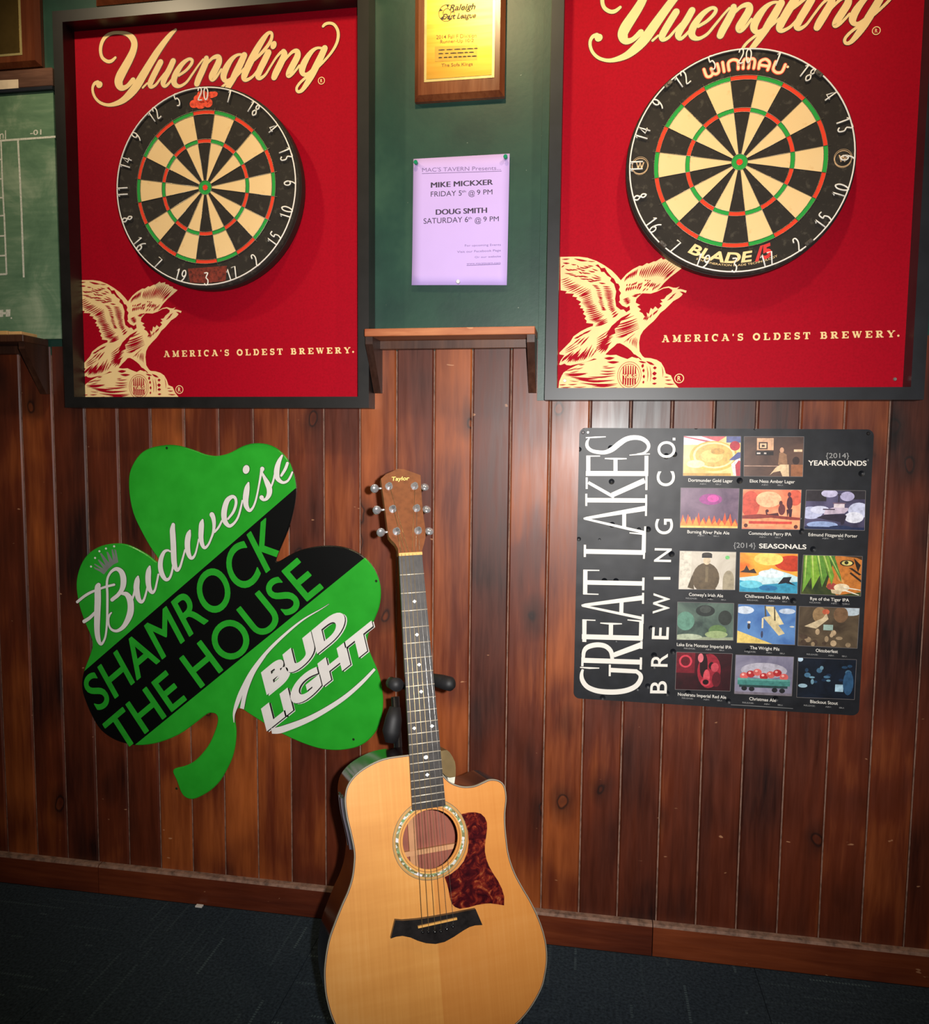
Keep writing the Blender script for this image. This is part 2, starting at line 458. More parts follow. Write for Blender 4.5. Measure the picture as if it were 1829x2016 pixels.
# floor with quarter-turned carpet tiles
def carpet():
    mt, nt, b = nodes('dark_striped_carpet')
    tc = N(nt, 'ShaderNodeTexCoord')
    sx = N(nt, 'ShaderNodeSeparateXYZ'); nt.links.new(tc.outputs['Object'], sx.inputs[0])
    oi = N(nt, 'ShaderNodeObjectInfo')
    xx = math_(nt, 'ADD', sx.outputs[0], math_(nt, 'MULTIPLY', oi.outputs['Random'], 3.0))
    cell = math_(nt, 'FLOOR', math_(nt, 'MULTIPLY', xx, 34.0))
    fr = math_(nt, 'FRACT', math_(nt, 'MULTIPLY', xx, 34.0))
    wn = N(nt, 'ShaderNodeTexWhiteNoise', noise_dimensions='1D'); nt.links.new(cell, wn.inputs['W'])
    line = math_(nt, 'LESS_THAN', math_(nt, 'ABSOLUTE', math_(nt, 'SUBTRACT', fr, 0.5)), 0.09)
    dash = math_(nt, 'LESS_THAN', math_(nt, 'FRACT', math_(nt, 'MULTIPLY', sx.outputs[1], 150.0)), 0.6)
    ys = math_(nt, 'ADD', math_(nt, 'MULTIPLY', sx.outputs[1], 4.0), math_(nt, 'MULTIPLY', wn.outputs[0], 90.0))
    n1 = N(nt, 'ShaderNodeTexNoise', noise_dimensions='1D'); nt.links.new(ys, n1.inputs['W']); n1.inputs['Scale'].default_value = 1.0
    on = math_(nt, 'MULTIPLY', math_(nt, 'GREATER_THAN', n1.outputs[0], 0.5), math_(nt, 'POWER', wn.outputs[0], 2.0))
    f = math_(nt, 'MULTIPLY', math_(nt, 'MULTIPLY', line, dash), on)
    base = ramp(nt, noise(nt, tc.outputs['Object'], 160, 3), [(0.3, lin((28, 36, 44))), (0.7, lin((50, 61, 72)))])
    col = mix(nt, math_(nt, 'MULTIPLY', f, 0.55), base, lin((90, 108, 114)))
    nt.links.new(col, b.inputs['Base Color']); b.inputs['Roughness'].default_value = 0.95; b.inputs['Specular IOR Level'].default_value = 0.1
    bump(nt, b, noise(nt, tc.outputs['Object'], 420, 2), 0.6, 0.002)
    return mt
M['carpet'] = carpet()
floor = mesh('floor', [(-2.6, -4, -0.006), (3.2, -4, -0.006), (3.2, 0.1, -0.006), (-2.6, 0.1, -0.006), (-2.6, -4, -0.1), (3.2, -4, -0.1), (3.2, 0.1, -0.1), (-2.6, 0.1, -0.1)],
             [(0, 1, 2, 3), (4, 5, 6, 7), (0, 1, 5, 4), (1, 2, 6, 5), (2, 3, 7, 6), (3, 0, 4, 7)], flat((20, 22, 26), 0.9))
tag(floor, kind='structure')
bm = bmesh.new(); bm_box(bm, (-0.2495, -0.2495, -0.006), (0.2495, 0.2495, 0.0), 0.001)
ct = bm_obj('carpet_tile', bm, M['carpet'], floor)
first = True
for i in range(11):
    for j in range(8):
        o = ct if first else ct.copy()
        if not first: C.objects.link(o); o.parent = floor
        first = False
        o.location = (-2.28 + i * 0.5, -0.27 - j * 0.5, 0); o.rotation_euler = (0, 0, PI / 2 * ((i + j) % 2))

# ------------------------------------------------------------------ the two dartboard backboards
PY = -0.0080
OX, OZ = 1.1688, 0.0208            # right backboard relative to the left one
def conv(zf, pts, y, dx=0.0, dz=0.0):
    """zoom-pixel stroke points (x,y,w) -> metric (x,z,w) on plane y"""
    out = []
    for p in pts:
        a = U(*zf(p[0], p[1]), y)
        if len(p) > 2:
            q = U(*zf(p[0] + 10, p[1]), y); r = U(*zf(p[0], p[1] + 10), y)
            s = 0.5 * (abs(q[0] - a[0]) + abs(r[1] - a[1])) / 10
            out.append((a[0] - dx, a[1] - dz, p[2] * s))
        else: out.append((a[0] - dx, a[1] - dz))
    return out
ZY1, ZY2 = zoom(170, 30, 7.0346), zoom(400, 30, 6.532)
SCRIPT1 = [
 [(405,590,34),(350,637,46),(290,640,46),(225,590,44),(200,500,46),(215,390,50),(270,300,50),(360,252,44),(480,245,44),(570,265,60),(640,320,85),(668,400,92),(650,500,100),(600,610,112),(540,720,122),(480,830,130),(450,915,122),(465,980,105),(505,1010,75),(570,985,60),(650,900,70)],
 [(1240,203,34),(1170,270,62),(1080,380,80),(980,520,95),(880,680,105),(790,830,115),(700,980,120),(610,1090,110),(510,1180,85),(400,1230,60),(300,1245,42),(200,1215,38),(130,1150,36),(95,1070,36),(92,1000,38),(118,948,45),(160,935,60)],
 [(180,965,88),(186,962,88)],
 [(785,1005,28),(845,945,26)],
 [(1030,655,82),(980,750,85),(920,870,85),(888,950,80),(900,995,50),(960,970,36),(1030,880,30),(1090,800,24)],
 [(1205,640,80),(1150,760,85),(1090,870,85),(1068,945,75),(1095,985,45),(1150,940,34),(1230,830,28)],
 [(1285,835,36),(1380,770,38),(1450,690,42),(1470,630,40),(1420,612,42),(1330,680,65),(1250,800,85),(1215,900,85),(1235,965,70),(1300,985,42),(1390,930,34),(1470,820,30),(1560,690,26),(1620,615,26)],
 [(1665,600,70),(1660,650,85),(1610,770,90),(1560,880,90),(1535,950,82)],
]
SCRIPT2 = [
 [(-30,740,25),(60,620,30),(130,550,42),(195,540,66),(205,600,85),(160,700,90),(115,790,85),(125,830,52),(170,800,34),(235,700,28)],
 [(540,515,28),(450,512,34),(370,570,60),(300,680,85),(265,780,85),(285,840,60),(330,840,42),(400,780,36),(470,680,32)],
 [(530,520,82),(480,630,90),(420,750,90),(370,850,78),(290,980,66),(230,1060,48),(180,1075,36),(165,1030,32),(210,960,30),(300,880,30),(410,800,28),(520,700,28)],
 [(430,795,26),(530,690,30),(680,560,36),(780,460,44),(850,370,46),(885,290,42),(880,232,38),(835,238,48),(770,320,75),(690,450,90),(610,600,95),(550,730,90),(530,805,78),(560,835,46),(640,790,34),(710,700,28)],
 [(840,485,85),(790,590,88),(735,700,85),(708,780,78),(735,812,50),(800,770,32),(870,660,28),(940,550,30),(1000,480,36)],
 [(1035,475,75),(1045,520,85),(990,640,90),(940,740,90),(915,800,78)],
 [(1000,660,24),(1070,560,30),(1150,475,42),(1208,468,66),(1215,530,85),(1160,640,88),(1108,740,82),(1105,780,60),(1160,750,34),(1240,650,28)],
 [(1560,435,28),(1470,425,34),(1390,480,60),(1310,600,85),(1275,700,85),(1290,758,60),(1340,760,42),(1420,690,36),(1500,580,30)],
 [(1565,430,82),(1510,550,90),(1440,690,92),(1390,790,85),(1330,890,70),(1270,970,50),(1220,985,36),(1205,940,34),(1250,870,34),(1340,790,34),(1450,700,32),(1560,590,32),(1660,470,34),(1720,360,38),(1740,260,40),(1725,180,38),(1680,120,36),(1620,105,36),(1570,120,38),(1545,145,34)],
]
strokes = [cat(conv(ZY1, s, PY), 6) for s in SCRIPT1] + [cat(conv(ZY2, s, PY), 6) for s in SCRIPT2]
BRAND, BRAND_O = Flat(), Flat()
for s in strokes:
    BRAND.ribbon(s); BRAND_O.ribbon(s, extra=0.0011)
dd = conv(ZY2, [(908, 388)], PY)[0]
BRAND.disc(dd[0], dd[1], 0.0070, 0.0092, rot=-0.4); BRAND_O.disc(dd[0], dd[1], 0.0081, 0.0103, rot=-0.4)
rr = conv(ZY2, [(1523, 845)], PY)[0]
BRAND.ring(rr[0], rr[1], 0.0066, 0.0083)
def centred(text, cx, cz, wd, ht, **k):
    return text_quad(text, (cx - wd / 2, cz + ht / 2), (cx + wd / 2, cz + ht / 2), (cx + wd / 2, cz - ht / 2), (cx - wd / 2, cz - ht / 2), **k)
BRAND.add(centred('R', rr[0], rr[1], 0.005, 0.0075, bold=0.02))

# slab-serif capitals for the slogan
def arc(cx, cy, rx, ry, a0, a1, n=10):
    return [(cx + rx * math.cos(math.radians(a0 + (a1 - a0) * i / n)), cy + ry * math.sin(math.radians(a0 + (a1 - a0) * i / n))) for i in range(n + 1)]
def hs(x0, x1, y): return ([(x0, y), (x1, y)], 0.13)
SL = {
 'A': [([(0.18, 0.06), (0.48, 0.96)], 0.12), ([(0.86, 0.06), (0.52, 0.96)], 0.26), ([(0.3, 0.33), (0.7, 0.33)], 0.1), hs(0.0, 0.36, 0.065), hs(0.66, 1.05, 0.065), hs(0.28, 0.58, 0.935)],
 'M': [([(0.2, 0.06), (0.2, 0.94)], 0.13), ([(0.95, 0.06), (0.95, 0.94)], 0.26), ([(0.2, 0.94), (0.55, 0.1)], 0.25), ([(0.55, 0.1), (0.9, 0.94)], 0.1), hs(0.0, 0.4, 0.065), hs(0.72, 1.18, 0.065), hs(0.0, 0.3, 0.935), hs(0.85, 1.18, 0.935)],
 'E': [([(0.24, 0.06), (0.24, 0.94)], 0.27), hs(0.0, 0.85, 0.065), hs(0.0, 0.85, 0.935), ([(0.3, 0.5), (0.62, 0.5)], 0.12), ([(0.82, 0.0), (0.82, 0.32)], 0.13), ([(0.82, 0.68), (0.82, 1.0)], 0.13), ([(0.58, 0.36), (0.58, 0.64)], 0.1)],
 'R': [([(0.24, 0.06), (0.24, 0.94)], 0.27), hs(0.0, 0.6, 0.935), hs(0.0, 0.48, 0.065), (arc(0.52, 0.72, 0.24, 0.215, 90, -90), 0.2), ([(0.3, 0.5), (0.55, 0.5)], 0.1), ([(0.5, 0.5), (0.78, 0.06)], 0.24), hs(0.66, 1.0, 0.065)],
 'I': [([(0.25, 0.06), (0.25, 0.94)], 0.27), hs(0.0, 0.5, 0.065), hs(0.0, 0.5, 0.935)],
 'C': [(arc(0.5, 0.5, 0.36, 0.43, 50, 310, 16), 0.22), ([(0.82, 0.62), (0.82, 0.98)], 0.12)],
 'S': [(arc(0.42, 0.72, 0.27, 0.21, 20, 270, 10) + arc(0.42, 0.29, 0.28, 0.22, 90, -160, 10), 0.2), ([(0.7, 0.68), (0.7, 1.0)], 0.11), ([(0.12, 0.0), (0.12, 0.32)], 0.11)],
 'O': [(arc(0.5, 0.5, 0.38, 0.42, 0, 360, 24), 0.24)],
 'L': [([(0.24, 0.06), (0.24, 0.94)], 0.27), hs(0.0, 0.85, 0.065), hs(0.0, 0.5, 0.935), ([(0.8, 0.0), (0.8, 0.36)], 0.13)],
 'D': [([(0.24, 0.06), (0.24, 0.94)], 0.27), hs(0.0, 0.5, 0.065), hs(0.0, 0.5, 0.935), (arc(0.46, 0.5, 0.38, 0.43, 90, -90, 14), 0.22)],
 'T': [([(0.46, 0.06), (0.46, 0.94)], 0.27), hs(0.22, 0.7, 0.065), hs(0.02, 0.9, 0.935), ([(0.06, 0.66), (0.06, 1.0)], 0.12), ([(0.86, 0.66), (0.86, 1.0)], 0.12)],
 'B': [([(0.24, 0.06), (0.24, 0.94)], 0.27), hs(0.0, 0.58, 0.065), hs(0.0, 0.55, 0.935), ([(0.3, 0.51), (0.56, 0.51)], 0.1), (arc(0.52, 0.73, 0.2, 0.2, 90, -90), 0.2), (arc(0.55, 0.28, 0.24, 0.215, 90, -90), 0.22)],
 'W': [([(0.15, 0.94), (0.42, 0.06)], 0.24), ([(0.42, 0.06), (0.64, 0.94)], 0.1), ([(0.62, 0.94), (0.88, 0.06)], 0.24), ([(0.88, 0.06), (1.12, 0.94)], 0.1), hs(0.0, 0.34, 0.935), hs(0.48, 0.8, 0.935), hs(1.0, 1.25, 0.935)],
 'Y': [([(0.16, 0.94), (0.5, 0.45)], 0.24), ([(0.86, 0.94), (0.5, 0.45)], 0.1), ([(0.5, 0.06), (0.5, 0.5)], 0.26), hs(0.26, 0.74, 0.065), hs(0.0, 0.36, 0.935), hs(0.7, 1.02, 0.935)],
 "'": [([(0.1, 0.98), (0.06, 0.68)], 0.16)], '.': [([(0.05, 0.1), (0.06, 0.1)], 0.14)], ' ': [],
}
SW = {'A': 1.05, 'M': 1.18, 'E': 0.88, 'R': 1.0, 'I': 0.5, 'C': 0.9, 'S': 0.76, 'O': 1.0, 'L': 0.86, 'D': 0.94, 'T': 0.92, 'B': 0.9, 'W': 1.25, 'Y': 1.02, "'": 0.18, '.': 0.12, ' ': 0.42}
def slab_text(fl, text, TL, TR, BR, BL, gap=0.46, m=0):
    tot = sum(SW[c] + gap for c in text) - gap; x = 0.0
    hgt = math.hypot(TL[0] - BL[0], TL[1] - BL[1]); wid = math.hypot(BR[0] - BL[0], BR[1] - BL[1])
    sx = wid / tot
    for ch in text:
        for pts, wd in SL[ch]:
            P = []
            for a, b in pts:
                s = (x + a) / tot
                P.append(tuple((BL[i] * (1 - s) + BR[i] * s) * (1 - b) + (TL[i] * (1 - s) + TR[i] * s) * b for i in (0, 1)) + (wd * (sx * 0.6 + hgt * 0.4),))
            fl.ribbon(P, m, cap=False)
        x += SW[ch] + gap
SLOGAN = Flat()
q = [U(1303, 660, PY), U(1762, 650.6, PY), U(1762, 664, PY), U(1303, 674, PY)]
q = [(a - OX, b - OZ) for a, b in q]
slab_text(SLOGAN, "AMERICA'S OLDEST BREWERY", *q)
SLOGAN.disc(q[2][0] + 0.006, q[2][1] + 0.003, 0.0022); 
# the eagle on its barrel, engraved print
ZE = zoom(1095, 500, 6.774)
E_BODY = [(55,40),(170,37),(300,36),(420,52),(540,95),(640,150),(740,220),(810,290),(862,352),(940,265),(1020,205),(1110,158),(1150,160),(1210,122),(1235,130),(1300,100),(1330,98),(1405,52),(1420,75),(1495,62),(1490,90),(1550,98),(1560,118),(1615,130),(1620,150),(1692,178),(1600,250),(1520,310),(1440,385),(1395,440),(1345,490),(1430,447),(1500,432),(1560,450),(1600,452),(1645,436),(1610,470),(1660,468),(1740,490),(1728,520),(1690,505),(1645,500),(1688,535),(1670,560),(1640,585),(1560,630),(1500,690),(1450,740),(1390,785),(1340,850),(1300,895),(1230,955),(1160,1025),(1122,1090),(1105,1180),(1112,1300),(1150,1360),(1180,1385),(1130,1400),(1080,1360),(1060,1345),(1035,1335),(1000,1290),(960,1255),(900,1215),(850,1190),(810,1195),(770,1235),(720,1275),(690,1305),(650,1350),(625,1370),(625,1440),(680,1460),(720,1510),(640,1470),(590,1480),(560,1540),(560,1640),(530,1560),(430,1620),(420,1560),(390,1530),(385,1490),(430,1462),(500,1450),(540,1400),(500,1395),(440,1425),(360,1452),(260,1472),(190,1487),(140,1482),(110,1462),(60,1482),(38,1475),(60,1420),(110,1350),(45,1340),(42,1318),(110,1250),(190,1170),(230,1100),(330,1030),(420,985),(490,960),(495,930),(440,925),(400,920),(408,890),(378,862),(400,830),(358,800),(380,765),(352,750),(365,730),(318,722),(335,690),(300,675),(335,640),(265,602),(285,580),(215,568),(240,530),(122,525),(145,498),(60,485)]
E_ROCK = [(30,1795),(40,1700),(75,1620),(100,1580),(180,1530),(260,1490),(400,1440),(560,1400),(640,1340),(720,1350),(800,1345),(870,1375),(950,1402),(1010,1372),(1070,1390),(1180,1384),(1260,1390),(1340,1412),(1400,1450),(1440,1520),(1462,1595),(1530,1620),(1570,1710),(1640,1795)]
E_CUTP = [
 [(520,150),(560,140),(600,190),(650,185),(680,240),(740,310),(770,330),(800,390),(830,400),(850,440),(835,480),(865,520),(845,560),(850,620),(835,640),(880,690),(940,715),(978,690),(985,745),(935,778),(900,740),(860,745),(800,700),(785,600),(800,500),(770,400),(720,360),(735,320),(680,290),(640,240),(600,240),(580,190)],
 [(1070,600),(1110,560),(1150,525),(1260,530),(1345,503),(1430,462),(1500,452),(1548,480),(1540,510),(1470,560),(1440,600),(1390,610),(1420,640),(1380,660),(1410,690),(1360,735),(1320,700),(1290,740),(1260,720),(1235,800),(1205,780),(1215,840),(1180,835),(1150,790),(1105,765),(1130,740),(1080,700),(1120,680),(1060,650)],
 [(810,900),(870,850),(1000,785),(960,830),(860,900),(840,950),(780,1000),(790,1060),(720,1090),(690,1130),(560,1240),(640,1150),(700,1060),(640,1110),(740,960)],
 [(660,1335),(720,1280),(780,1230),(830,1200),(870,1205),(960,1265),(1040,1345),(1000,1372),(940,1395),(870,1370),(800,1340),(720,1345)],
]
E_CUT = [(75,70,180,65,14),(240,62,420,95,22),(420,95,520,100,10),(90,120,180,125,18),(70,180,110,150,14),(200,140,270,145,12),(280,150,300,185,10),(120,200,200,225,16),(220,205,290,215,12),(310,175,400,195,14),(420,150,500,165,12),(350,190,430,185,12),(300,235,350,265,14),(380,250,460,265,12),(480,200,560,225,12),(110,258,230,262,12),(230,295,300,300,14),(330,290,430,310,16),(460,230,520,240,10),(320,330,420,335,14),(440,330,500,350,12),(500,280,600,320,10),(520,350,600,350,12),(420,360,500,370,16),(570,385,660,395,16),(60,350,170,315,10),(80,410,220,350,12),(110,450,290,400,16),(160,500,330,415,14),(240,525,400,450,12),(300,560,460,470,12),(310,575,470,510,16),(350,610,480,565,12),(340,655,490,615,14),(370,690,500,650,12),(400,720,540,690,18),(390,775,560,740,18),(430,830,600,780,16),(440,880,640,815,18),(480,900,600,870,12),(540,930,680,860,14),(520,965,690,905,20),(480,415,560,425,12),(520,455,590,465,12),(540,520,610,515,12),(550,560,620,580,12),(570,600,620,605,12),(560,640,640,660,12),(590,690,650,720,12),(600,740,670,745,16),(620,430,720,440,14),(630,480,750,490,12),(640,520,760,525,12),(640,555,760,560,12),(660,600,750,590,14),(680,650,770,620,14),(680,690,770,670,14),(700,740,780,710,16),(730,780,790,740,14),(750,850,830,790,22),
 (800,950,1080,860,20),(770,1020,1090,920,20),(780,1060,1100,950,12),(800,1110,1110,990,12),(830,1120,950,1080,10),(800,900,1040,820,14),(900,1180,1050,1060,8),(540,1130,700,1020,10),(540,1180,740,1080,16),(530,1250,760,1100,22),(540,1290,700,1190,20),(590,1330,740,1170,18),(640,1310,700,1230,16),(940,1170,980,1120,8),(1010,1220,1030,1120,8),(1040,1230,1060,1110,8),(1070,1260,1085,1130,8),
 (240,1130,330,1090,20),(330,1085,420,1030,16),(400,1060,470,1010,10),(230,1200,330,1120,14),(320,1230,440,1100,18),(120,1280,260,1180,10),(120,1320,300,1230,10),(70,1440,150,1350,22),(120,1410,230,1290,14),(150,1450,250,1330,24),(210,1440,330,1260,20),(250,1440,310,1360,22),(310,1430,420,1240,20),(360,1420,440,1300,18),(400,1400,480,1210,16),(460,1380,520,1300,10),(520,1320,560,1230,8),
 (1060,290,1090,200,14),(1010,320,1050,220,16),(960,330,1000,250,16),(910,370,950,290,12),(1110,300,1150,190,14),(1150,320,1220,170,14),(1210,320,1280,150,12),(1260,310,1370,120,16),(1310,300,1440,100,14),(1360,300,1500,100,14),(1400,310,1560,140,14),(1440,310,1610,180,12),(1430,350,1560,240,10),(1050,410,1080,370,14),(1000,430,1030,390,14),(940,430,950,400,14),(1090,440,1110,390,14),(1130,420,1150,380,12),(930,500,955,440,20),(990,490,1010,430,18),(1050,470,1070,420,16),(1100,480,1140,420,18),(1180,360,1200,345,14),(1240,370,1260,350,12),(1170,430,1220,390,16),(1240,450,1290,380,18),(1300,440,1330,390,14),(1150,500,1200,450,12),(1280,490,1320,430,14),(1340,450,1390,390,10),(1200,490,1230,460,10),(890,610,970,580,14),(900,640,990,610,14),(930,670,990,640,14),(1010,560,1080,570,14),(1040,540,1110,545,12),(1100,530,1140,535,10),
 (1160,880,1200,830,16),(1200,890,1240,830,14),(1290,820,1320,770,14),(1330,790,1360,740,10),(1480,620,1560,570,12),(1540,560,1600,520,10)]
E_CUTR = [(110,1600,420,1590,26),(120,1620,400,1600,20),(190,1640,560,1660,26),(260,1670,740,1690,26),(320,1720,820,1730,22),(480,1760,800,1745,20),(430,1640,780,1620,18),(590,1560,790,1560,14),(620,1520,790,1510,12),(580,1600,790,1590,16),(560,1685,780,1680,14),(620,1500,700,1495,10),(640,1390,780,1385,34),(680,1440,840,1440,30),(130,1560,280,1520,12),(240,1540,360,1515,10),(180,1585,300,1560,10),(300,1480,380,1470,14),(40,1745,130,1740,12),(160,1740,280,1735,12),(60,1780,200,1775,12),(230,1775,400,1770,10),(480,1785,820,1780,16),(180,1690,300,1700,8),
 (1150,1520,1160,1465,30),(1165,1580,1168,1530,26),(1170,1660,1172,1610,26),(1160,1730,1168,1690,22),(1290,1520,1340,1515,34),(1280,1595,1340,1590,44),(1280,1660,1340,1655,34),(1280,1730,1340,1725,22),(1210,1500,1215,1700,8),(1250,1500,1255,1700,8),(1410,1500,1420,1640,8),(1100,1430,1200,1450,20),(1200,1430,1310,1480,26),(1450,1680,1540,1680,14),(1450,1730,1580,1735,14),(1440,1780,1600,1785,16),(1440,1640,1500,1640,10),(1090,1370,1140,1420,12)]
def eagle():
    cr, cut = Flat(), Flat()
    f = lambda pts: conv(ZE, pts, PY, OX, OZ)
    cr.poly(f(E_BODY)); cr.poly(f(E_ROCK))
    for p in E_CUTP: cut.poly(f(p))
    cuts = list(E_CUT)
    for a, b in zip(E_CUT, E_CUT[1:]):          # finer lines between neighbouring engraved strokes
        la, lb = math.hypot(a[2] - a[0], a[3] - a[1]), math.hypot(b[2] - b[0], b[3] - b[1])
        dt = ((a[2] - a[0]) * (b[2] - b[0]) + (a[3] - a[1]) * (b[3] - b[1])) / (la * lb)
        md = math.hypot((a[0] + a[2] - b[0] - b[2]) / 2, (a[1] + a[3] - b[1] - b[3]) / 2)
        if dt > 0.8 and 24 < md < 120: cuts.append(tuple((p + q) / 2 for p, q in zip(a, b)))
    for x0, y0, x1, y1, wd in cuts + E_CUTR:
        mx, my = (x0 + x1) / 2 + (y1 - y0) * 0.05, (y0 + y1) / 2 + abs(x1 - x0) * 0.04
        cut.ribbon(cat(f([(x0, y0, 3), (mx, my, wd * 1.2), (x1, y1, 3)]), 4), cap=False)
    c = f([(975, 1620)])[0]; e = f([(1135, 1620)])[0]; t = f([(975, 1435)])[0]
    rx, rz = e[0] - c[0], t[1] - c[1]
    # barrel head: dark rim, cream disc, dark slats, cream initials
    bar = []
    cut.ring(c[0], c[1], rx * 0.965, rx, sz=rz / rx); cut.ring(c[0], c[1], rx * 0.80, rx * 0.84, sz=rz / rx)
    for sx in (-0.5, -0.3, -0.1, 0.1, 0.3, 0.5):
        hh = rz * 0.72 * math.sqrt(1 - sx * sx)
        cut.ribbon([(c[0] + sx * rx, c[1] + hh, 0.002), (c[0] + sx * rx, c[1], 0.0036), (c[0] + sx * rx, c[1] - min(hh, rz * 0.8), 0.003)], cap=False)
    cut.add(centred('Y&S', c[0], c[1] - rz * 0.06, rx * 1.32, rz * 0.36, bold=0.06))
    lw = centred('Y&S', c[0], c[1] - rz * 0.06, rx * 1.25, rz * 0.30, bold=0.02)
    g = f([(1640, 1660)])[0]
    cr.ring(g[0], g[1], 0.0084, 0.0102)
    cr.add(centred('R', g[0], g[1], 0.0072, 0.0105, bold=0.02))
    return cr, cut, lw
EAG, EAGC, EAGL = eagle()
initials = Flat(); initials.add(EAGL)

def backboard(label, dx, dz, fmat, outer):
    x0, x1, z0, z1 = outer
    t = thing('dartboard_backboard', label, 'dartboard backboard', ((x0 + x1) / 2, 0, z0), 'beer-branded dartboard backboards')
    fw, yf = 0.0255, -0.050
    box('panel', (x0 + 0.006, PY, z0 + 0.006), (x1 - 0.006, -0.0002, z1 - 0.006), M['red'], t)
    # frame: four mitred rails
    I = [(x0 + fw, z0 + fw), (x1 - fw, z0 + fw), (x1 - fw, z1 - fw), (x0 + fw, z1 - fw)]
    O = [(x0, z0), (x1, z0), (x1, z1), (x0, z1)]
    for i, nm in enumerate(('frame_rail', 'frame_stile', 'frame_rail', 'frame_stile')):
        j = (i + 1) % 4
        loop = [O[i], O[j], I[j], I[i]]
        prism(nm, loop, yf, -0.0002, fmat, t)
        e = 0.004
    for nm, fl, yy, mt in (('lettering_outline', BRAND_O, PY - 0.0003, M['outline']), ('brand_lettering', BRAND, PY - 0.0009, M['cream']),
                           ('slogan_lettering', SLOGAN, PY - 0.0004, M['cream']), ('eagle_print', EAG, PY - 0.0004, M['cream'])):
        o = fl.build(nm, yy, mt, t, dx, dz)
        if nm == 'eagle_print':
            EAGC.build('engraved_lines', PY - 0.0009, M['red'], o, dx, dz)
            initials.build('barrel_initials', PY - 0.0015, M['cream'], o, dx, dz)
    return t
bl = backboard('dark red beer backboard with black frame, beside the green chalkboard', 0, 0, M['blackframe'], (-0.6795, 0.0825, 1.2470, 2.1615))
br = backboard('dark red beer backboard with grey-black frame, above the dented square sign', OX, OZ, M['greyframe'], (0.4785, 1.2410, 1.2650, 2.1795))
box('mounting_panel', (0.459, -0.0060, 1.2665), (1.2400, 0.0028, 2.178), M['green'], br)
for sx, sz in ((0.52, 1.31), (1.20, 1.31)):
    bm = bmesh.new(); bmesh.ops.create_cone(bm, cap_ends=True, segments=12, radius1=0.004, radius2=0.003, depth=0.0016, matrix=Matrix.Translation(Vector((sx, PY - 0.0008, sz)) - base_of(br)) @ Matrix.Rotation(PI / 2, 4, 'X'))
    bm_obj('screw', bm, M['steel'], br)

# ------------------------------------------------------------------ dartboards
YD = -0.052
NUMS = [20, 1, 18, 4, 13, 6, 10, 15, 2, 17, 3, 19, 7, 16, 8, 11, 14, 9, 12, 5]
DIG = {'0': [[(0.5, 1), (0.15, 0.8), (0.1, 0.4), (0.3, 0.02), (0.6, 0.02), (0.85, 0.35), (0.85, 0.75), (0.5, 1)]],
 '1': [[(0.15, 0.78), (0.5, 1.0), (0.5, 0.0)]],
 '2': [[(0.1, 0.75), (0.3, 1), (0.7, 0.98), (0.8, 0.7), (0.55, 0.4), (0.1, 0.0), (0.9, 0.0)]],
 '3': [[(0.1, 1), (0.85, 1), (0.45, 0.62), (0.85, 0.4), (0.75, 0.05), (0.4, -0.02), (0.1, 0.12)]],
 '4': [[(0.65, 0.0), (0.65, 1.0), (0.05, 0.3), (0.95, 0.3)]],
 '5': [[(0.85, 1), (0.25, 1), (0.2, 0.6), (0.6, 0.65), (0.88, 0.35), (0.65, 0.02), (0.15, 0.05)]],
 '6': [[(0.75, 1.0), (0.35, 0.75), (0.12, 0.3), (0.4, 0.0), (0.8, 0.1), (0.85, 0.4), (0.5, 0.55), (0.18, 0.4)]],
 '7': [[(0.1, 1), (0.9, 1), (0.4, 0)]],
 '8': [[(0.5, 0.53), (0.2, 0.75), (0.5, 1), (0.8, 0.75), (0.5, 0.53), (0.12, 0.25), (0.5, 0), (0.88, 0.25), (0.5, 0.53)]],
 '9': [[(0.25, 0.0), (0.65, 0.25), (0.88, 0.7), (0.6, 1.0), (0.2, 0.9), (0.15, 0.6), (0.5, 0.45), (0.82, 0.6)]]}
SEG = {}
def seg_mesh(kind, r0, r1, mat):
    key = (kind, mat.name)
    if key in SEG: return SEG[key]
    n = 5; h = math.radians(9) - 0.0004 / r1
    V = []; F = []
    for y in (0.0, 0.004):
        for i in range(n + 1):
            a = -h + 2 * h * i / n
            V += [(r0 * math.sin(a), y, r0 * math.cos(a)), (r1 * math.sin(a), y, r1 * math.cos(a))]
    k = 2 * (n + 1)
    for i in range(n):
        F.append((2 * i, 2 * i + 1, 2 * i + 3, 2 * i + 2))
        F.append((2 * i + 1, 2 * i + 3, 2 * i + 3 + k, 2 * i + 1 + k)); F.append((2 * i, 2 * i + 2, 2 * i + 2 + k, 2 * i + k))
    F.append((0, 1, 1 + k, k)); F.append((2 * n, 2 * n + 1, 2 * n + 1 + k, 2 * n + k))
    me = bpy.data.meshes.new('segment'); me.from_pydata(V, [], F); me.materials.append(mat)
    bm = bmesh.new(); bm.from_mesh(me); bmesh.ops.recalc_face_normals(bm, faces=bm.faces); bm.to_mesh(me); bm.free()
    SEG[key] = me; return me
def lathe_y(name, prof, mat, parent, n=72, cx=0, cz=0, smooth=True):
    """profile of (radius, y) turned about the y axis through parent's origin"""
    V = []; F = []
    for r, y in prof:
        for k in range(n):
            a = 2 * PI * k / n; V.append((cx + r * math.sin(a), y, cz + r * math.cos(a)))
    for i in range(len(prof) - 1):
        for k in range(n):
            j = (k + 1) % n; F.append((i * n + k, i * n + j, (i + 1) * n + j, (i + 1) * n + k))
    F.append(tuple(range(n))); F.append(tuple(range((len(prof) - 1) * n, len(prof) * n)))
    o = mesh(name, V, F, mat, parent, local=True, smooth=False)
    if smooth:
        for p in o.data.polygons: p.use_smooth = len(p.vertices) == 4 and abs(p.normal.y) < 0.95
    return o
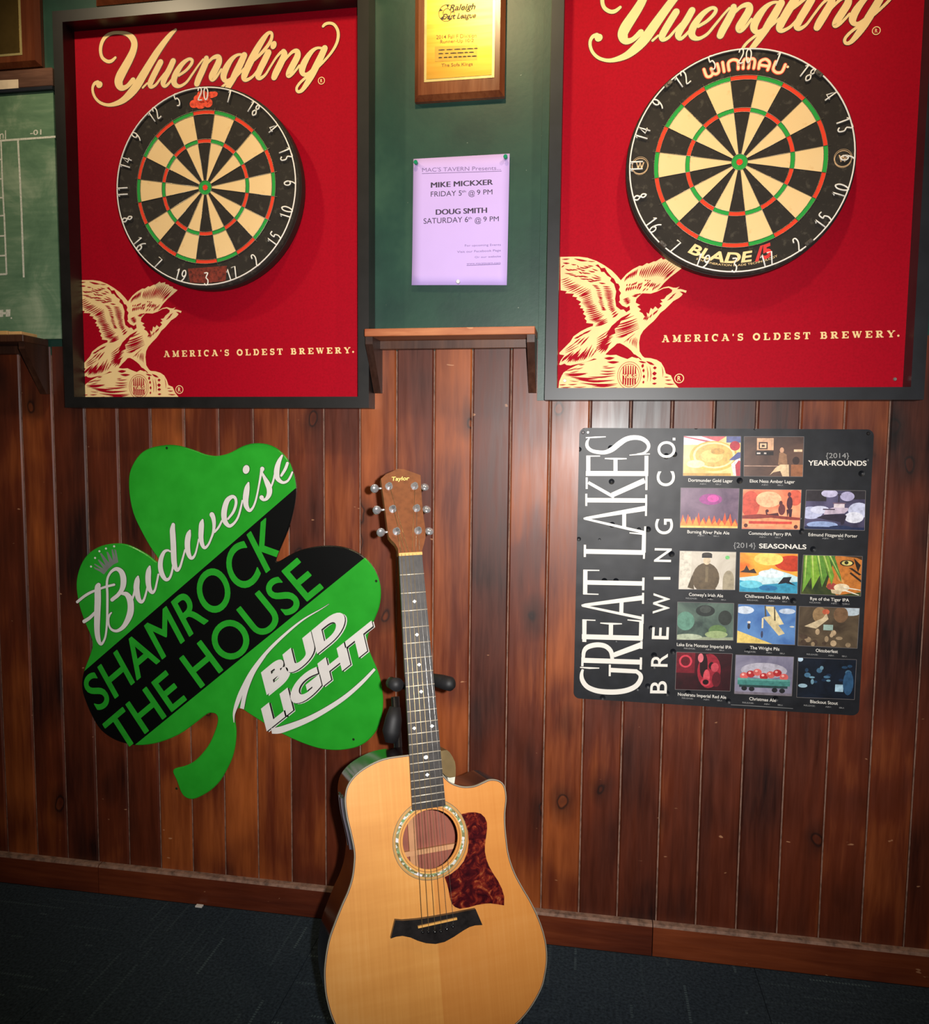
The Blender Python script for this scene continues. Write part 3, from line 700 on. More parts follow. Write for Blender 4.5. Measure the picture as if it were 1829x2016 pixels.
def dartboard(label, cx, cz, tilt, wire_r, ring_r):
    t = thing('dartboard', label, 'dartboard', (cx, YD, cz), 'bristle dartboards')
    t.rotation_euler = (0, tilt, 0)
    lathe_y('board_body', [(0.2215, 0.0010), (0.2245, 0.0028), (0.2255, 0.006), (0.2255, 0.040), (0.220, 0.0435)], M['sisal_black'], t)
    lathe_y('rim_band', [(0.2262, 0.012), (0.2266, 0.013), (0.2266, 0.036), (0.2262, 0.037)], flat((30, 28, 26), 0.5), t)
    for i in range(20):
        dark = i % 2 == 0
        for nm, r0, r1, mt in (('inner_segment', 0.0160, 0.0985, dark), ('treble_segment', 0.0990, 0.1070, dark), ('outer_segment', 0.1075, 0.1615, dark), ('double_segment', 0.1620, 0.1700, dark)):
            if nm.startswith('inner') or nm.startswith('outer'): mat = M['sisal_black'] if dark else M['sisal_cream']
            else: mat = M['sisal_red'] if dark else M['sisal_green']
            o = bpy.data.objects.new(nm, seg_mesh(nm, r0, r1, mat)); link(o, t); o.rotation_euler = (0, math.radians(18 * i), 0)
    lathe_y('outer_bull', [(0.0159, 0.0), (0.0159, 0.004)], M['sisal_green'], t, 32)
    lathe_y('bullseye', [(0.0063, -0.0008), (0.0063, 0.004)], M['sisal_red'], t, 24)
    paths = []
    for r in (0.0063, 0.0159, 0.0988, 0.1072, 0.1617, 0.1702):
        paths.append([(r * math.sin(a), -0.0007, r * math.cos(a)) for a in [2 * PI * k / 64 for k in range(64)]])
    bm = bmesh.new()
    for p in paths: tube(bm, p, wire_r, 5, True)
    for i in range(20):
        a = math.radians(18 * i + 9)
        tube(bm, [(0.0159 * math.sin(a), -0.0007, 0.0159 * math.cos(a)), (0.176 * math.sin(a), -0.0007, 0.176 * math.cos(a))], wire_r, 5)
    bm_obj('wire_spider', bm, M['spider'], t, smooth=True)
    # number ring
    ring = tube_obj('number_ring', [[(ring_r * math.sin(2 * PI * k / 96), -0.003, ring_r * math.cos(2 * PI * k / 96)) for k in range(96)]], 0.0016, M['wire'], t, 6, True, local=True)
    for i, nmb in enumerate(NUMS):
        a = math.radians(18 * i); s = str(nmb); hgt = 0.0265; wd = 0.0145
        fl = 5 < i < 15
        out = []
        tw = len(s) * wd
        for ci, ch in enumerate(s):
            for pl in DIG[ch]:
                pl = cat(pl, 3) if ch not in '147' else pl
                pts = []
                for x, y in pl:
                    lx = (ci * wd + x * wd * 0.82) - tw / 2 + wd * 0.09; ly = y * hgt
                    if fl: lx, ly = -lx, hgt - ly
                    rad = ring_r - hgt + ly
                    # rotate the straight glyph to angle a
                    px, pz = lx, rad
                    pts.append((px * math.cos(a) + pz * math.sin(a), -0.003, -px * math.sin(a) + pz * math.cos(a)))
                out.append(pts)
        tube_obj('number_wire', out, 0.00165, M['wire'], ring, 5, local=True)
    return t
dl = dartboard('worn dartboard with blurred red maker mark, on the black-framed red backboard', -0.3042, 1.7468, 0.0, 0.0006, 0.2185)
dr = dartboard('dartboard with orange maker lettering, on the grey-framed red backboard', 0.8663, 1.7460, 0.012, 0.00045, 0.2195)
LT = lambda p: (p[0], 0.0004, p[1])
# worn marks on the left board
f1 = Flat()
for x, z, r, rz in ((-0.024, 0.186, 0.011, 0.009), (-0.008, 0.183, 0.012, 0.009), (0.010, 0.186, 0.011, 0.010), (-0.013, 0.197, 0.012, 0.009), (0.004, 0.199, 0.012, 0.010), (0.018, 0.203, 0.012, 0.007), (-0.004, 0.207, 0.012, 0.007), (0.026, 0.204, 0.008, 0.006)):
    f1.disc(x, z, r, rz)
f1.build('worn_maker_mark', 0, flat((226, 72, 40), 0.8, var=0.25, nscale=160, bmp=0.5), dl, T=lambda p: (p[0], 0.0005, p[1]), local=True)
f2 = Flat(); f2.poly([(-0.047, -0.180), (0.050, -0.176), (0.046, -0.210), (0.000, -0.2135), (-0.042, -0.212)])
f2.build('worn_stamp', 0, flat((112, 38, 24), 0.85, var=0.35, nscale=120, bmp=0.6), dl, T=LT, local=True)
# printed marks on the right board
fo, fc = Flat(), Flat()
WM = [[(0,1),(0,.2),(.045,0),(.09,.2),(.09,.75)],[(.09,.2),(.135,0),(.18,.2),(.18,1)],[(.25,1),(.25,0)],[(.32,0),(.32,.75),(.36,1),(.41,1),(.45,.75),(.45,0)],
      [(.52,0),(.52,.75),(.555,1),(.595,.8),(.595,0)],[(.595,.8),(.635,1),(.67,.75),(.67,0)],[(.74,0),(.74,.7),(.785,1),(.825,1),(.87,.7),(.87,0)],[(.74,.38),(.87,.38)],[(.94,1),(.94,.25),(.98,0),(1.03,0),(1.07,.25),(1.07,1)]]
for st_ in WM:
    P = []
    for x, y in (cat(st_, 4) if len(st_) > 2 else st_):
        a = (x / 1.07 - 0.5) * 0.80; r = 0.1835 + y * 0.0185; P.append((r * math.sin(a), r * math.cos(a), 0.0050))
    fo.ribbon(P); fc.ribbon(P, extra=0.0014)
fo.disc(0.0835, 0.1815, 0.0025)
fc.build('maker_lettering_outline', 0, M['orange'], dr, T=lambda p: (p[0], 0.0007, p[1]), local=True)
fo.build('maker_lettering', 0, flat((250, 206, 160), 0.7), dr, T=lambda p: (p[0], 0.0001, p[1]), local=True)
fb, fr_ = Flat(), Flat()
fb.add(arc_text('BLADE', 0, 0, 0.2005, PI + 0.15, 0.68, 0.0200, bold=0.03, flip=True, shear=0.15))
fr_.add(arc_text('/5', 0, 0, 0.2015, PI - 0.30, 0.20, 0.0250, bold=0.045, flip=True, shear=0.25))
fb.add(arc_text('5TH GENERATION BLADE TECHNOLOGY', 0, 0, 0.2075, PI - 0.02, 0.80, 0.0040, flip=True))
fb.build('model_lettering', 0, M['cream'], dr, T=LT, local=True)
fr_.build('model_numeral', 0, flat((205, 36, 32), 0.6), dr, T=LT, local=True)
for sx in (-1, 1):
    fe = Flat(); cx = sx * 0.1985
    fe.ring(cx, 0.0, 0.0150, 0.0158, n=32); fe.ring(cx, 0.001, 0.0168, 0.0174, n=32); fe.ring(cx, -0.0015, 0.0160, 0.0166, n=32)
    fe.add(centred('W', cx, 0.0, 0.017, 0.014, bold=0.03))
    fe.build('round_emblem', 0, flat((214, 176, 132), 0.7), dr, T=LT, local=True)
for a in (-43, 41, 139, 222):
    a = math.radians(a); bm = bmesh.new()
    bm_box(bm, (-0.009, -0.006, -0.0045), (0.009, 0.004, 0.0045), 0.0015)
    bmesh.ops.create_cone(bm, cap_ends=True, segments=10, radius1=0.003, radius2=0.002, depth=0.002, matrix=Matrix.Translation((0, -0.0068, 0)) @ Matrix.Rotation(PI / 2, 4, 'X'))
    bmesh.ops.transform(bm, matrix=Matrix.Translation((0.217 * math.sin(a), 0, 0.217 * math.cos(a))) @ Matrix.Rotation(a, 4, 'Y'), verts=bm.verts)
    bm_obj('ring_clip', bm, flat((96, 90, 84), 0.4, 0.6), dr)

# ------------------------------------------------------------------ ledges with brackets
def bracket(parent, xa, xb, zt, depth, drop):
    prof = [(-0.0005, zt), (-depth, zt), (-depth, zt - 0.016), (-0.014, zt - drop), (-0.0005, zt - drop)]
    V = [(xa, y, z) for y, z in prof] + [(xb, y, z) for y, z in prof]; n = len(prof)
    F = [tuple(range(n)), tuple(range(2 * n - 1, n - 1, -1))] + [(i, (i + 1) % n, (i + 1) % n + n, i + n) for i in range(n)]
    mesh('bracket', V, F, M['bracket'], parent)
def ledge(label, xa, xb, zt, depth, br_at, wd='shelfwood'):
    t = thing('wall_ledge', label, 'shelf', ((xa + xb) / 2, 0, zt - 0.14), 'narrow drink ledges under the green wall')
    box('shelf_board', (xa, -depth, zt - 0.0165), (xb, -0.0005, zt), M[wd], t, 0.0012)
    box('cleat', (xa + 0.004, -0.020, zt - 0.036), (xb - 0.018, -0.0005, zt - 0.0165), M['bracket'], t, 0.001)
    for a in br_at: bracket(t, a, a + 0.0165, zt - 0.0165, depth - 0.006, 0.118)
    return t
ledge('narrow reddish wooden ledge between the two red backboards', 0.0835, 0.4575, 1.4175, 0.088, (0.0840, 0.4405))
ledge('dark wooden ledge below the green chalkboard', -1.60, -0.7560, 1.4170, 0.088, (-1.59, -0.7730), 'bracket')
# chalk ledge things: two tan sticks lying on the left ledge
o = box('wooden_stick', (-1.30, -0.0880, 1.4172), (-0.797, -0.060, 1.4262), flat((196, 152, 92), 0.6, var=0.12), None, 0.001)
tag(o, 'long tan wooden stick lying on the ledge below the chalkboard', 'stick')
o = box('wooden_block', (-0.795, -0.0880, 1.4172), (-0.760, -0.034, 1.4245), flat((206, 160, 104), 0.6, var=0.12), None, 0.001)
tag(o, 'short tan wooden block at the ledge end beside the black-framed backboard', 'wood block')

# ------------------------------------------------------------------ scoring chalkboard
def chalk():
    mt, nt, b = nodes('chalked_green_slate'); v = coords(nt)
    n1 = noise(nt, v, 7.0, 5, 0.65, 0.8); n2 = noise(nt, coords(nt, (3, 3, 22)), 4.0, 3)
    col = ramp(nt, math_(nt, 'ADD', math_(nt, 'MULTIPLY', n1, 0.75), math_(nt, 'MULTIPLY', n2, 0.25)), [(0.3, lin((70, 104, 80))), (0.5, lin((98, 130, 102))), (0.72, lin((150, 168, 142)))])
    nt.links.new(col, b.inputs['Base Color']); b.inputs['Roughness'].default_value = 0.75; b.inputs['Specular IOR Level'].default_value = 0.3
    return mt
cb = thing('chalkboard', 'chalk-smeared green dart scoring board with white ruled lines, left edge of the photo', 'chalkboard', (-1.0, 0, 1.4175))
box('slate', (-1.42, -0.010, 1.4178), (-0.7140, -0.0005, 2.004), chalk(), cb)
box('frame_rail', (-1.43, -0.018, 2.0040), (-0.7105, -0.0005, 2.0130), flat((26, 30, 40), 0.4), cb, 0.001)
ZC1, ZC2 = zoom(0, 0, 4.8), zoom(0, 420, 4.58)
fc = Flat(); CY = -0.0102
chalkw = flat((206, 208, 196), 0.8, var=0.12, nscale=200)
for zf, pts in ((ZC1, [(-200,1345,18),(0,1330,18),(525,1292,18)]), (ZC1, [(170,1325,18),(190,1700,18),(205,2016,18)]), (ZC2, [(195,0,18),(205,300,18),(215,578,18)]),
                (ZC1, [(10,1335,16),(22,1700,16),(38,2016,16)]), (ZC2, [(38,0,16),(50,300,16),(60,552,16)]),
                (ZC1, [(-150,1518,14),(20,1507,14)]), (ZC1, [(-150,1698,14),(28,1690,14)]), (ZC1, [(-150,1876,14),(32,1868,14)]),
                (ZC2, [(-150,30,14),(40,20,14)]), (ZC2, [(-150,210,14),(45,203,14)]), (ZC2, [(-150,390,14),(52,380,14)]), (ZC2, [(-150,556,16),(62,548,16)])):
    fc = Flat(); fc.ribbon(conv(zf, pts, CY), cap=False); fc.build('chalk_line', CY - 0.0002, chalkw, cb)
fc = Flat(); fc.add(text_quad('-01', *qpx(ZC1, CY, (285, 1232), (392, 1222), (392, 1272), (285, 1280)), bold=0.02))
fc.add(text_quad('m|', *qpx(ZC1, CY, (-30, 1240), (58, 1232), (58, 1310), (-30, 1318)), bold=0.015))
fc.add(text_quad('H', *qpx(ZC2, CY, (-10, 872), (95, 866), (92, 930), (-12, 936)), bold=0.10))
fc.disc(*conv(ZC2, [(103, 945)], CY)[0], 0.0022)
fc.build('score_markings', CY - 0.0002, chalkw, cb)
# wooden rail above the chalkboard with a strip of white tape
rl = thing('wall_rail', 'weathered brown wooden rail above the chalkboard, white tape stuck on it', 'rail', (-1.1, 0, 2.013))
box('rail_board', (-1.6, -0.016, 2.0132), (-0.7105, -0.0005, 2.0560), wood_mat('weathered_rail', (52, 34, 28), (92, 62, 50), (140, 96, 76), grain=(2, 14, 14), knots=False), rl, 0.002)
q = qpx(ZC1, -0.0165, (-300, 772), (172, 750), (175, 835), (-300, 858))
prism('white_tape', q, -0.0165, -0.0160, flat((226, 206, 180), 0.6), rl)

# ------------------------------------------------------------------ award plaques
def gold_mat():
    mt, nt, b = nodes('brushed_gold'); v = coords(nt, (2, 1, 40))
    n1 = noise(nt, v, 2.0, 3)
    nt.links.new(ramp(nt, n1, [(0.3, lin((206, 152, 56))), (0.7, lin((224, 176, 80)))]), b.inputs['Base Color'])
    b.inputs['Metallic'].default_value = 0.75; b.inputs['Roughness'].default_value = 0.32; b.inputs['Anisotropic'].default_value = 0.3
    return mt
GOLD = gold_mat(); PALE = flat((206, 190, 130), 0.35, 0.5)
ENG = flat((120, 80, 24), 0.5); ENGD = flat((44, 30, 16), 0.5)
def plaque(label, x0, x1, z0, z1, px, pz, lab=None, plate=None):
    t = thing('award_plaque', label, 'plaque', ((x0 + x1) / 2, 0, z0), 'wooden award plaques')
    bm = bmesh.new(); b = base_of(t); e = 0.010
    L0 = [(x0, z0), (x1, z0), (x1, z1), (x0, z1)]; L1 = [(x0 + e, z0 + e), (x1 - e, z0 + e), (x1 - e, z1 - e), (x0 + e, z1 - e)]
    rings = []
    for L, y in ((L0, 0.0025), (L0, -0.008), (L1, -0.018)):
        rings.append([bm.verts.new(Vector((p[0], y, p[1])) - b) for p in L])
    for A, B in zip(rings, rings[1:]):
        for i in range(4): bm.faces.new((A[i], A[(i + 1) % 4], B[(i + 1) % 4], B[i]))
    bm.faces.new(rings[0]); bm.faces.new(rings[-1])
    bm_obj('wood_back', bm, M['plaquewood'], t)
    box('plate_backing', (px[0] - 0.0055, -0.0188, pz[0] - 0.0055), (px[1] + 0.0055, -0.0175, pz[1] + 0.0055), PALE, t)
    box('engraved_plate', (px[0], -0.0196, pz[0]), (px[1], -0.0187, pz[1]), plate or GOLD, t)
    return t
ZP3 = zoom(700, 0, 3.6); PLY = -0.0197
a = U(839.5, 156, PLY); b_ = U(968, 155, PLY)
pc = plaque('wooden plaque with bright gold plate, on the green wall above the lilac flyer', 0.1760, 0.3765, 1.9245, 2.1785, (a[0], b_[0]), (a[1], 2.152))
fd, fl_ = Flat(), Flat()
fd.add(text_quad('Raleigh', *qpx(ZP3, PLY, (668, 33), (852, 22), (850, 68), (664, 78)), bold=0.03, shear=0.25))
fd.add(text_quad('Dart League', *qpx(ZP3, PLY, (618, 98), (858, 88), (852, 128), (614, 140)), bold=0.03, shear=0.25))
c0 = U(*ZP3(645, 92), PLY)
fd.ring(c0[0], c0[1], 0.0165, 0.0178); fd.ring(c0[0] + 0.001, c0[1], 0.008, 0.0095)
for k in range(0, 20, 4):
    a0 = 2 * PI * k / 20
    fd.poly([(c0[0] + 0.009 * math.cos(a0), c0[1] + 0.009 * math.sin(a0)), (c0[0] + 0.0165 * math.cos(a0), c0[1] + 0.0165 * math.sin(a0)), (c0[0] + 0.0165 * math.cos(a0 + 0.35), c0[1] + 0.0165 * math.sin(a0 + 0.35))])
fd.build('league_lettering', PLY - 0.0002, ENGD, pc)
def bx3(pl, x0, x1, y0, y1, sl=0.045): return qpx(ZP3, pl, (x0, y0 + sl * 0), (x1, y0 - (x1 - x0) * sl), (x1, y1 - (x1 - x0) * sl), (x0, y1))
for a_ in (('2014 Fall F Division', 572, 858, 250, 278), ('Runner-Up 10/2', 600, 838, 284, 308), ('The Sofa Kings', 608, 830, 452, 474)):
    fl_ = Flat(); fl_.add(text_quad(a_[0], *bx3(PLY, *a_[1:]), bold=0.006)); fl_.build('award_lettering', PLY - 0.0002, ENG, pc)
sh = Flat(); qq = bx3(PLY, 562, 862, 330, 438); sh.poly(qq)
o = sh.build('name_panel', PLY - 0.0002, flat((176, 140, 62), 0.4, 0.6), pc)
fn = Flat()
rn = random.Random(5)
for yy in (356, 382, 410):                 # names too blurred to read: small dark dashes
    x = 588
    while x < 850:
        wl = rn.choice((26, 34, 44)); y_ = yy - (x - 588) * 0.045
        fn.ribbon(conv(ZP3, [(x, y_, 5), (x + wl * 0.5, y_ - 1.5, 8), (x + wl, y_ - wl * 0.045, 5)], PLY), cap=False); x += wl + rn.choice((6, 12))
fn.build('name_lettering', PLY - 0.0005, ENGD, o)
a = U(46, 96, PLY)
plaque('brown wooden plaque with dark gold plate, above the chalkboard rail', -0.9460, -0.7430, 2.0635, 2.3175, (-0.918, a[0] - 0.010), (2.093, 2.29), plate=flat((118, 96, 52), 0.3, 0.7))
plaque('dark red wooden plaque hung above the black-framed red backboard', -0.5950, -0.3920, 2.1890, 2.4430, (-0.567, -0.42), (2.219, 2.413))

# ------------------------------------------------------------------ flyer
FY = -0.0022
t = thing('paper_flyer', 'lilac paper flyer announcing two music nights, pinned on the green wall', 'flyer', (0.28, 0, 1.5235))
nx, nz = 10, 12; V = []; F = []
TLc, TRc, BRc, BLc = U(814, 313, FY), U(1003.5, 302.5, FY), U(998, 562, FY), U(811, 562, FY)
def bil(s, tt): return tuple((TLc[i] * (1 - s) + TRc[i] * s) * (1 - tt) + (BLc[i] * (1 - s) + BRc[i] * s) * tt for i in (0, 1))
def curl(s, tt): return FY - 0.004 * max(0, tt - 0.75) ** 1.5 * 6 - 0.0012 * math.sin(PI * s) * tt
for j in range(nz + 1):
    for i in range(nx + 1):
        p = bil(i / nx, j / nz); V.append((p[0], curl(i / nx, j / nz), p[1]))
for j in range(nz):
    for i in range(nx):
        k = j * (nx + 1) + i; F.append((k, k + 1, k + nx + 2, k + nx + 1))
o = mesh('sheet', V, F, M['paper'], t, smooth=True)
md = o.modifiers.new('thickness', 'SOLIDIFY'); md.thickness = 0.0003; md.offset = 1
FYP = FY - 0.0010
def on_sheet(p):
    s1 = (p[0] - TLc[0]) / (TRc[0] - TLc[0]); t1 = (TLc[1] - p[1]) / (TLc[1] - BLc[1])
    return (p[0], curl(min(max(s1, 0), 1), min(max(t1, 0), 1)) - 0.0005, p[1])
def line_print(name, fl, mt): fl.build(name, 0, mt, t, T=on_sheet, step=4e-6)
def ft(fl, tx, x0, x1, y0, y1, sl=0.045, **k): fl.add(text_quad(tx, *bx3(FYP, x0, x1, y0, y1, sl), **k))
f = Flat(); ft(f, "MAC'S TAVERN Presents...", 472, 1030, 1190, 1218, 0.028); line_print('title_print', f, M['inkgrey'])
f = Flat(); f.ribbon(conv(ZP3, [(470, 1230, 4), (750, 1221, 4), (1035, 1212, 4)], FYP), cap=False); line_print('underline_print', f, M['inkgrey'])
for tx, x0, x1, y0, y1, sl in (('MIKE MICKXER', 533, 970, 1293, 1330, 0.05), ('DOUG SMITH', 568, 928, 1485, 1522, 0.04)):
    f = Flat()
    for d_ in (0, 2.2, 4.4): ft(f, tx, x0 + d_, x1 + d_, y0, y1, sl)
    line_print('performer_print', f, M['ink'])
for row in ((('FRIDAY 5', 533, 752, 1358, 1394, 0.04), ('th', 752, 782, 1348, 1364, 0.04), ('@', 800, 845, 1352, 1386, 0.03), ('9 PM', 860, 970, 1345, 1380, 0.03)),
            (('SATURDAY 6', 482, 798, 1548, 1586, 0.04), ('th', 798, 824, 1536, 1554, 0.04), ('@', 845, 890, 1543, 1578, 0.03), ('9 PM', 906, 1015, 1536, 1570, 0.03))):
    f = Flat()
    for a_ in row: ft(f, *a_)
    line_print('date_print', f, M['ink'])
for a_ in (('For upcoming Events', 775, 1030, 1733, 1748, 0.03), ('Visit our Facebook Page', 720, 1030, 1778, 1793, 0.04), ('Or our website', 845, 1030, 1816, 1830, 0.04), ('www.macstavern.com', 788, 1028, 1862, 1876, 0.03)):
    f = Flat(); ft(f, *a_); line_print('small_print', f, M['inkgrey'])
f = Flat(); f.ribbon(conv(ZP3, [(788, 1882, 4), (900, 1878, 4), (1028, 1872, 4)], FYP), cap=False); line_print('underline_print', f, M['inkgrey'])
def pin(label, px, py, col, y):
    x, z = U(px, py, y); tt = thing('push_pin', label, 'push pin', (x, y, z), 'push pins holding the flyer')
    lathe_y('head', [(0.0026, -0.0005), (0.0042, -0.0020), (0.0030, -0.0040), (0.0030, -0.0075), (0.0046, -0.0095), (0.0040, -0.0110)], flat(col, 0.25, var=0.03), tt, 16)
    bm = bmesh.new(); tube(bm, [(0, -0.0005, 0), (0, 0.0035, 0)], 0.0006, 6); bm_obj('needle', bm, M['chrome'], tt)
pin("green push pin in the flyer's top left corner", 820, 322, (24, 130, 92), FY - 0.0006)
pin("green push pin in the flyer's top right corner", 996, 311, (24, 130, 92), FY - 0.0006)
pin("clear push pin at the flyer's bottom edge", 903, 556, (200, 205, 215), curl(0.5, 0.97) - 0.0006)

# ------------------------------------------------------------------ shamrock sign
SY = -0.0060
ZS = zoom(120, 850, 2.688); ZW1, ZW2, ZB = zoom(140, 1040, 7.0346), zoom(360, 870, 7.62), zoom(440, 1170, 5.716)
SH = [(815,128),(860,122),(900,108),(960,76),(1020,61),(1090,66),(1150,95),(1200,150),(1225,210),(1240,280),(1240,345),(1225,430),(1200,520),(1165,605),(1142,660),(1137,686),(1160,682),(1205,655),(1262,628),(1340,609),(1420,603),(1500,612),(1570,640),(1620,680),(1660,735),(1685,800),(1691,860),(1682,930),(1655,1000),(1630,1060),(1618,1105),(1622,1142),(1645,1200),(1675,1270),(1695,1350),(1703,1430),(1695,1510),(1670,1580),(1625,1635),(1570,1668),(1500,1684),(1430,1686),(1360,1676),(1280,1650),(1200,1615),(1130,1580),(1060,1535),(990,1490),(955,1467),(932,1468),(918,1490),(918,1530),(925,1590),(920,1660),(905,1725),(880,1782),(840,1850),(790,1900),(730,1935),(690,1946),(655,1935),(632,1905),(610,1845),(591,1803),(602,1784),(650,1772),(700,1748),(745,1705),(785,1650),(815,1580),(828,1530),(822,1500),(800,1490),(770,1496),(700,1550),(620,1605),(520,1645),(430,1660),(360,1655),(280,1630),(210,1580),(165,1510),(130,1430),(110,1360),(116,1280),(150,1185),(165,1130),(155,1080),(125,1010),(95,920),(80,830),(85,760),(110,690),(150,640),(210,605),(280,592),(340,596),(400,620),(460,655),(505,690),(512,672),(470,610),(420,520),(380,430),(360,330),(358,240),(375,180),(415,120),(470,86),(550,70),(620,73),(700,96),(760,119)]
outl = cat(conv(ZS, SH, SY), 3, True)
bA, bB = U(*ZS(120, 1270), SY), U(*ZS(1240, 300), SY)
bC, bD = U(*ZS(400, 1650), SY), U(*ZS(1610, 665), SY)
st = thing('shamrock_sign', 'green and black shamrock-shaped metal beer sign on the board wall', 'sign', (-0.30, 0, 0.2667))
def sham_mat():
    mt, nt, b = nodes('shamrock_enamel'); tc = N(nt, 'ShaderNodeTexCoord'); sx = N(nt, 'ShaderNodeSeparateXYZ'); nt.links.new(tc.outputs['Object'], sx.inputs[0])
    base = base_of(st)
    def side(a, c):
        dx, dz = c[0] - a[0], c[1] - a[1]; l = math.hypot(dx, dz); nx_, nz_ = dz / l, -dx / l
        k = nx_ * (a[0] - base.x) + nz_ * (a[1] - base.z)
        return math_(nt, 'SUBTRACT', math_(nt, 'ADD', math_(nt, 'MULTIPLY', sx.outputs[0], nx_), math_(nt, 'MULTIPLY', sx.outputs[2], nz_)), k)
    inside = math_(nt, 'MULTIPLY', math_(nt, 'GREATER_THAN', side(bA, bB), 0.0), math_(nt, 'LESS_THAN', side(bC, bD), 0.0))
    v = coords(nt); g = ramp(nt, noise(nt, v, 14, 3), [(0.3, lin((34, 150, 36))), (0.7, lin((42, 164, 44)))])
    col = mix(nt, inside, g, lin((7, 8, 8))); nt.links.new(col, b.inputs['Base Color'])
    b.inputs['Roughness'].default_value = 0.32
    bump(nt, b, noise(nt, v, 5, 2), 0.25, 0.006)
    return mt
SHM = sham_mat()
# plate with a rolled edge
def inset(loop, d):
    n = len(loop); out = []
    ar = sum(loop[i][0] * loop[(i + 1) % n][1] - loop[(i + 1) % n][0] * loop[i][1] for i in range(n))
    sg = 1 if ar > 0 else -1
    for i in range(n):
        a, b = loop[i - 1], loop[(i + 1) % n]; dx, dz = b[0] - a[0], b[1] - a[1]; l = math.hypot(dx, dz) or 1e-9
        out.append((loop[i][0] - sg * dz / l * d, loop[i][1] + sg * dx / l * d))
    return out
n = len(outl); in1 = inset(outl, 0.0022); 
V = [(p[0], -0.0005, p[1]) for p in outl] + [(p[0], SY + 0.0022, p[1]) for p in outl] + [(p[0], SY, p[1]) for p in in1]
F = []
for r in (0, 1):
    for i in range(n):
        j = (i + 1) % n; F.append((r * n + i, r * n + j, (r + 1) * n + j, (r + 1) * n + i))
tr = tessellate_polygon([[Vector((p[0], p[1], 0)) for p in in1]])
F += [tuple(i + 2 * n for i in t_) for t_ in tr]
tr = tessellate_polygon([[Vector((p[0], p[1], 0)) for p in outl]])
F += [tuple(t_) for t_ in tr]
mesh('sign_plate', V, F, SHM, st)
PS = SY - 0.0003
kleft, kright = U(*ZS(1205, 505), SY), U(*ZS(1138, 672), SY)
BG = flat((38, 156, 40), 0.32)
fb = Flat()
for tx, q_ in (('SHAMROCK', ((110, 1322), (1098, 446), (1200, 650), (200, 1482))), ('THE HOUSE', ((222, 1548), (1252, 668), (1388, 826), (318, 1700)))):
    VF = text_quad(tx, *qpx(ZS, SY, *q_)); fb = Flat()
    for dx_, dz_ in ((0, 0), (0.0014, 0), (-0.0014, 0), (0, 0.0014), (0, -0.0014), (0.001, 0.001), (-0.001, -0.001), (0.001, -0.001), (-0.001, 0.001)):
        VS = ([(v[0] + dx_, v[1] + dz_) for v in VF[0]], VF[1])
        fb.add(clip(VS, kright, kleft) if tx == 'SHAMROCK' else VS)
    fb.build('band_lettering', PS, BG, st)
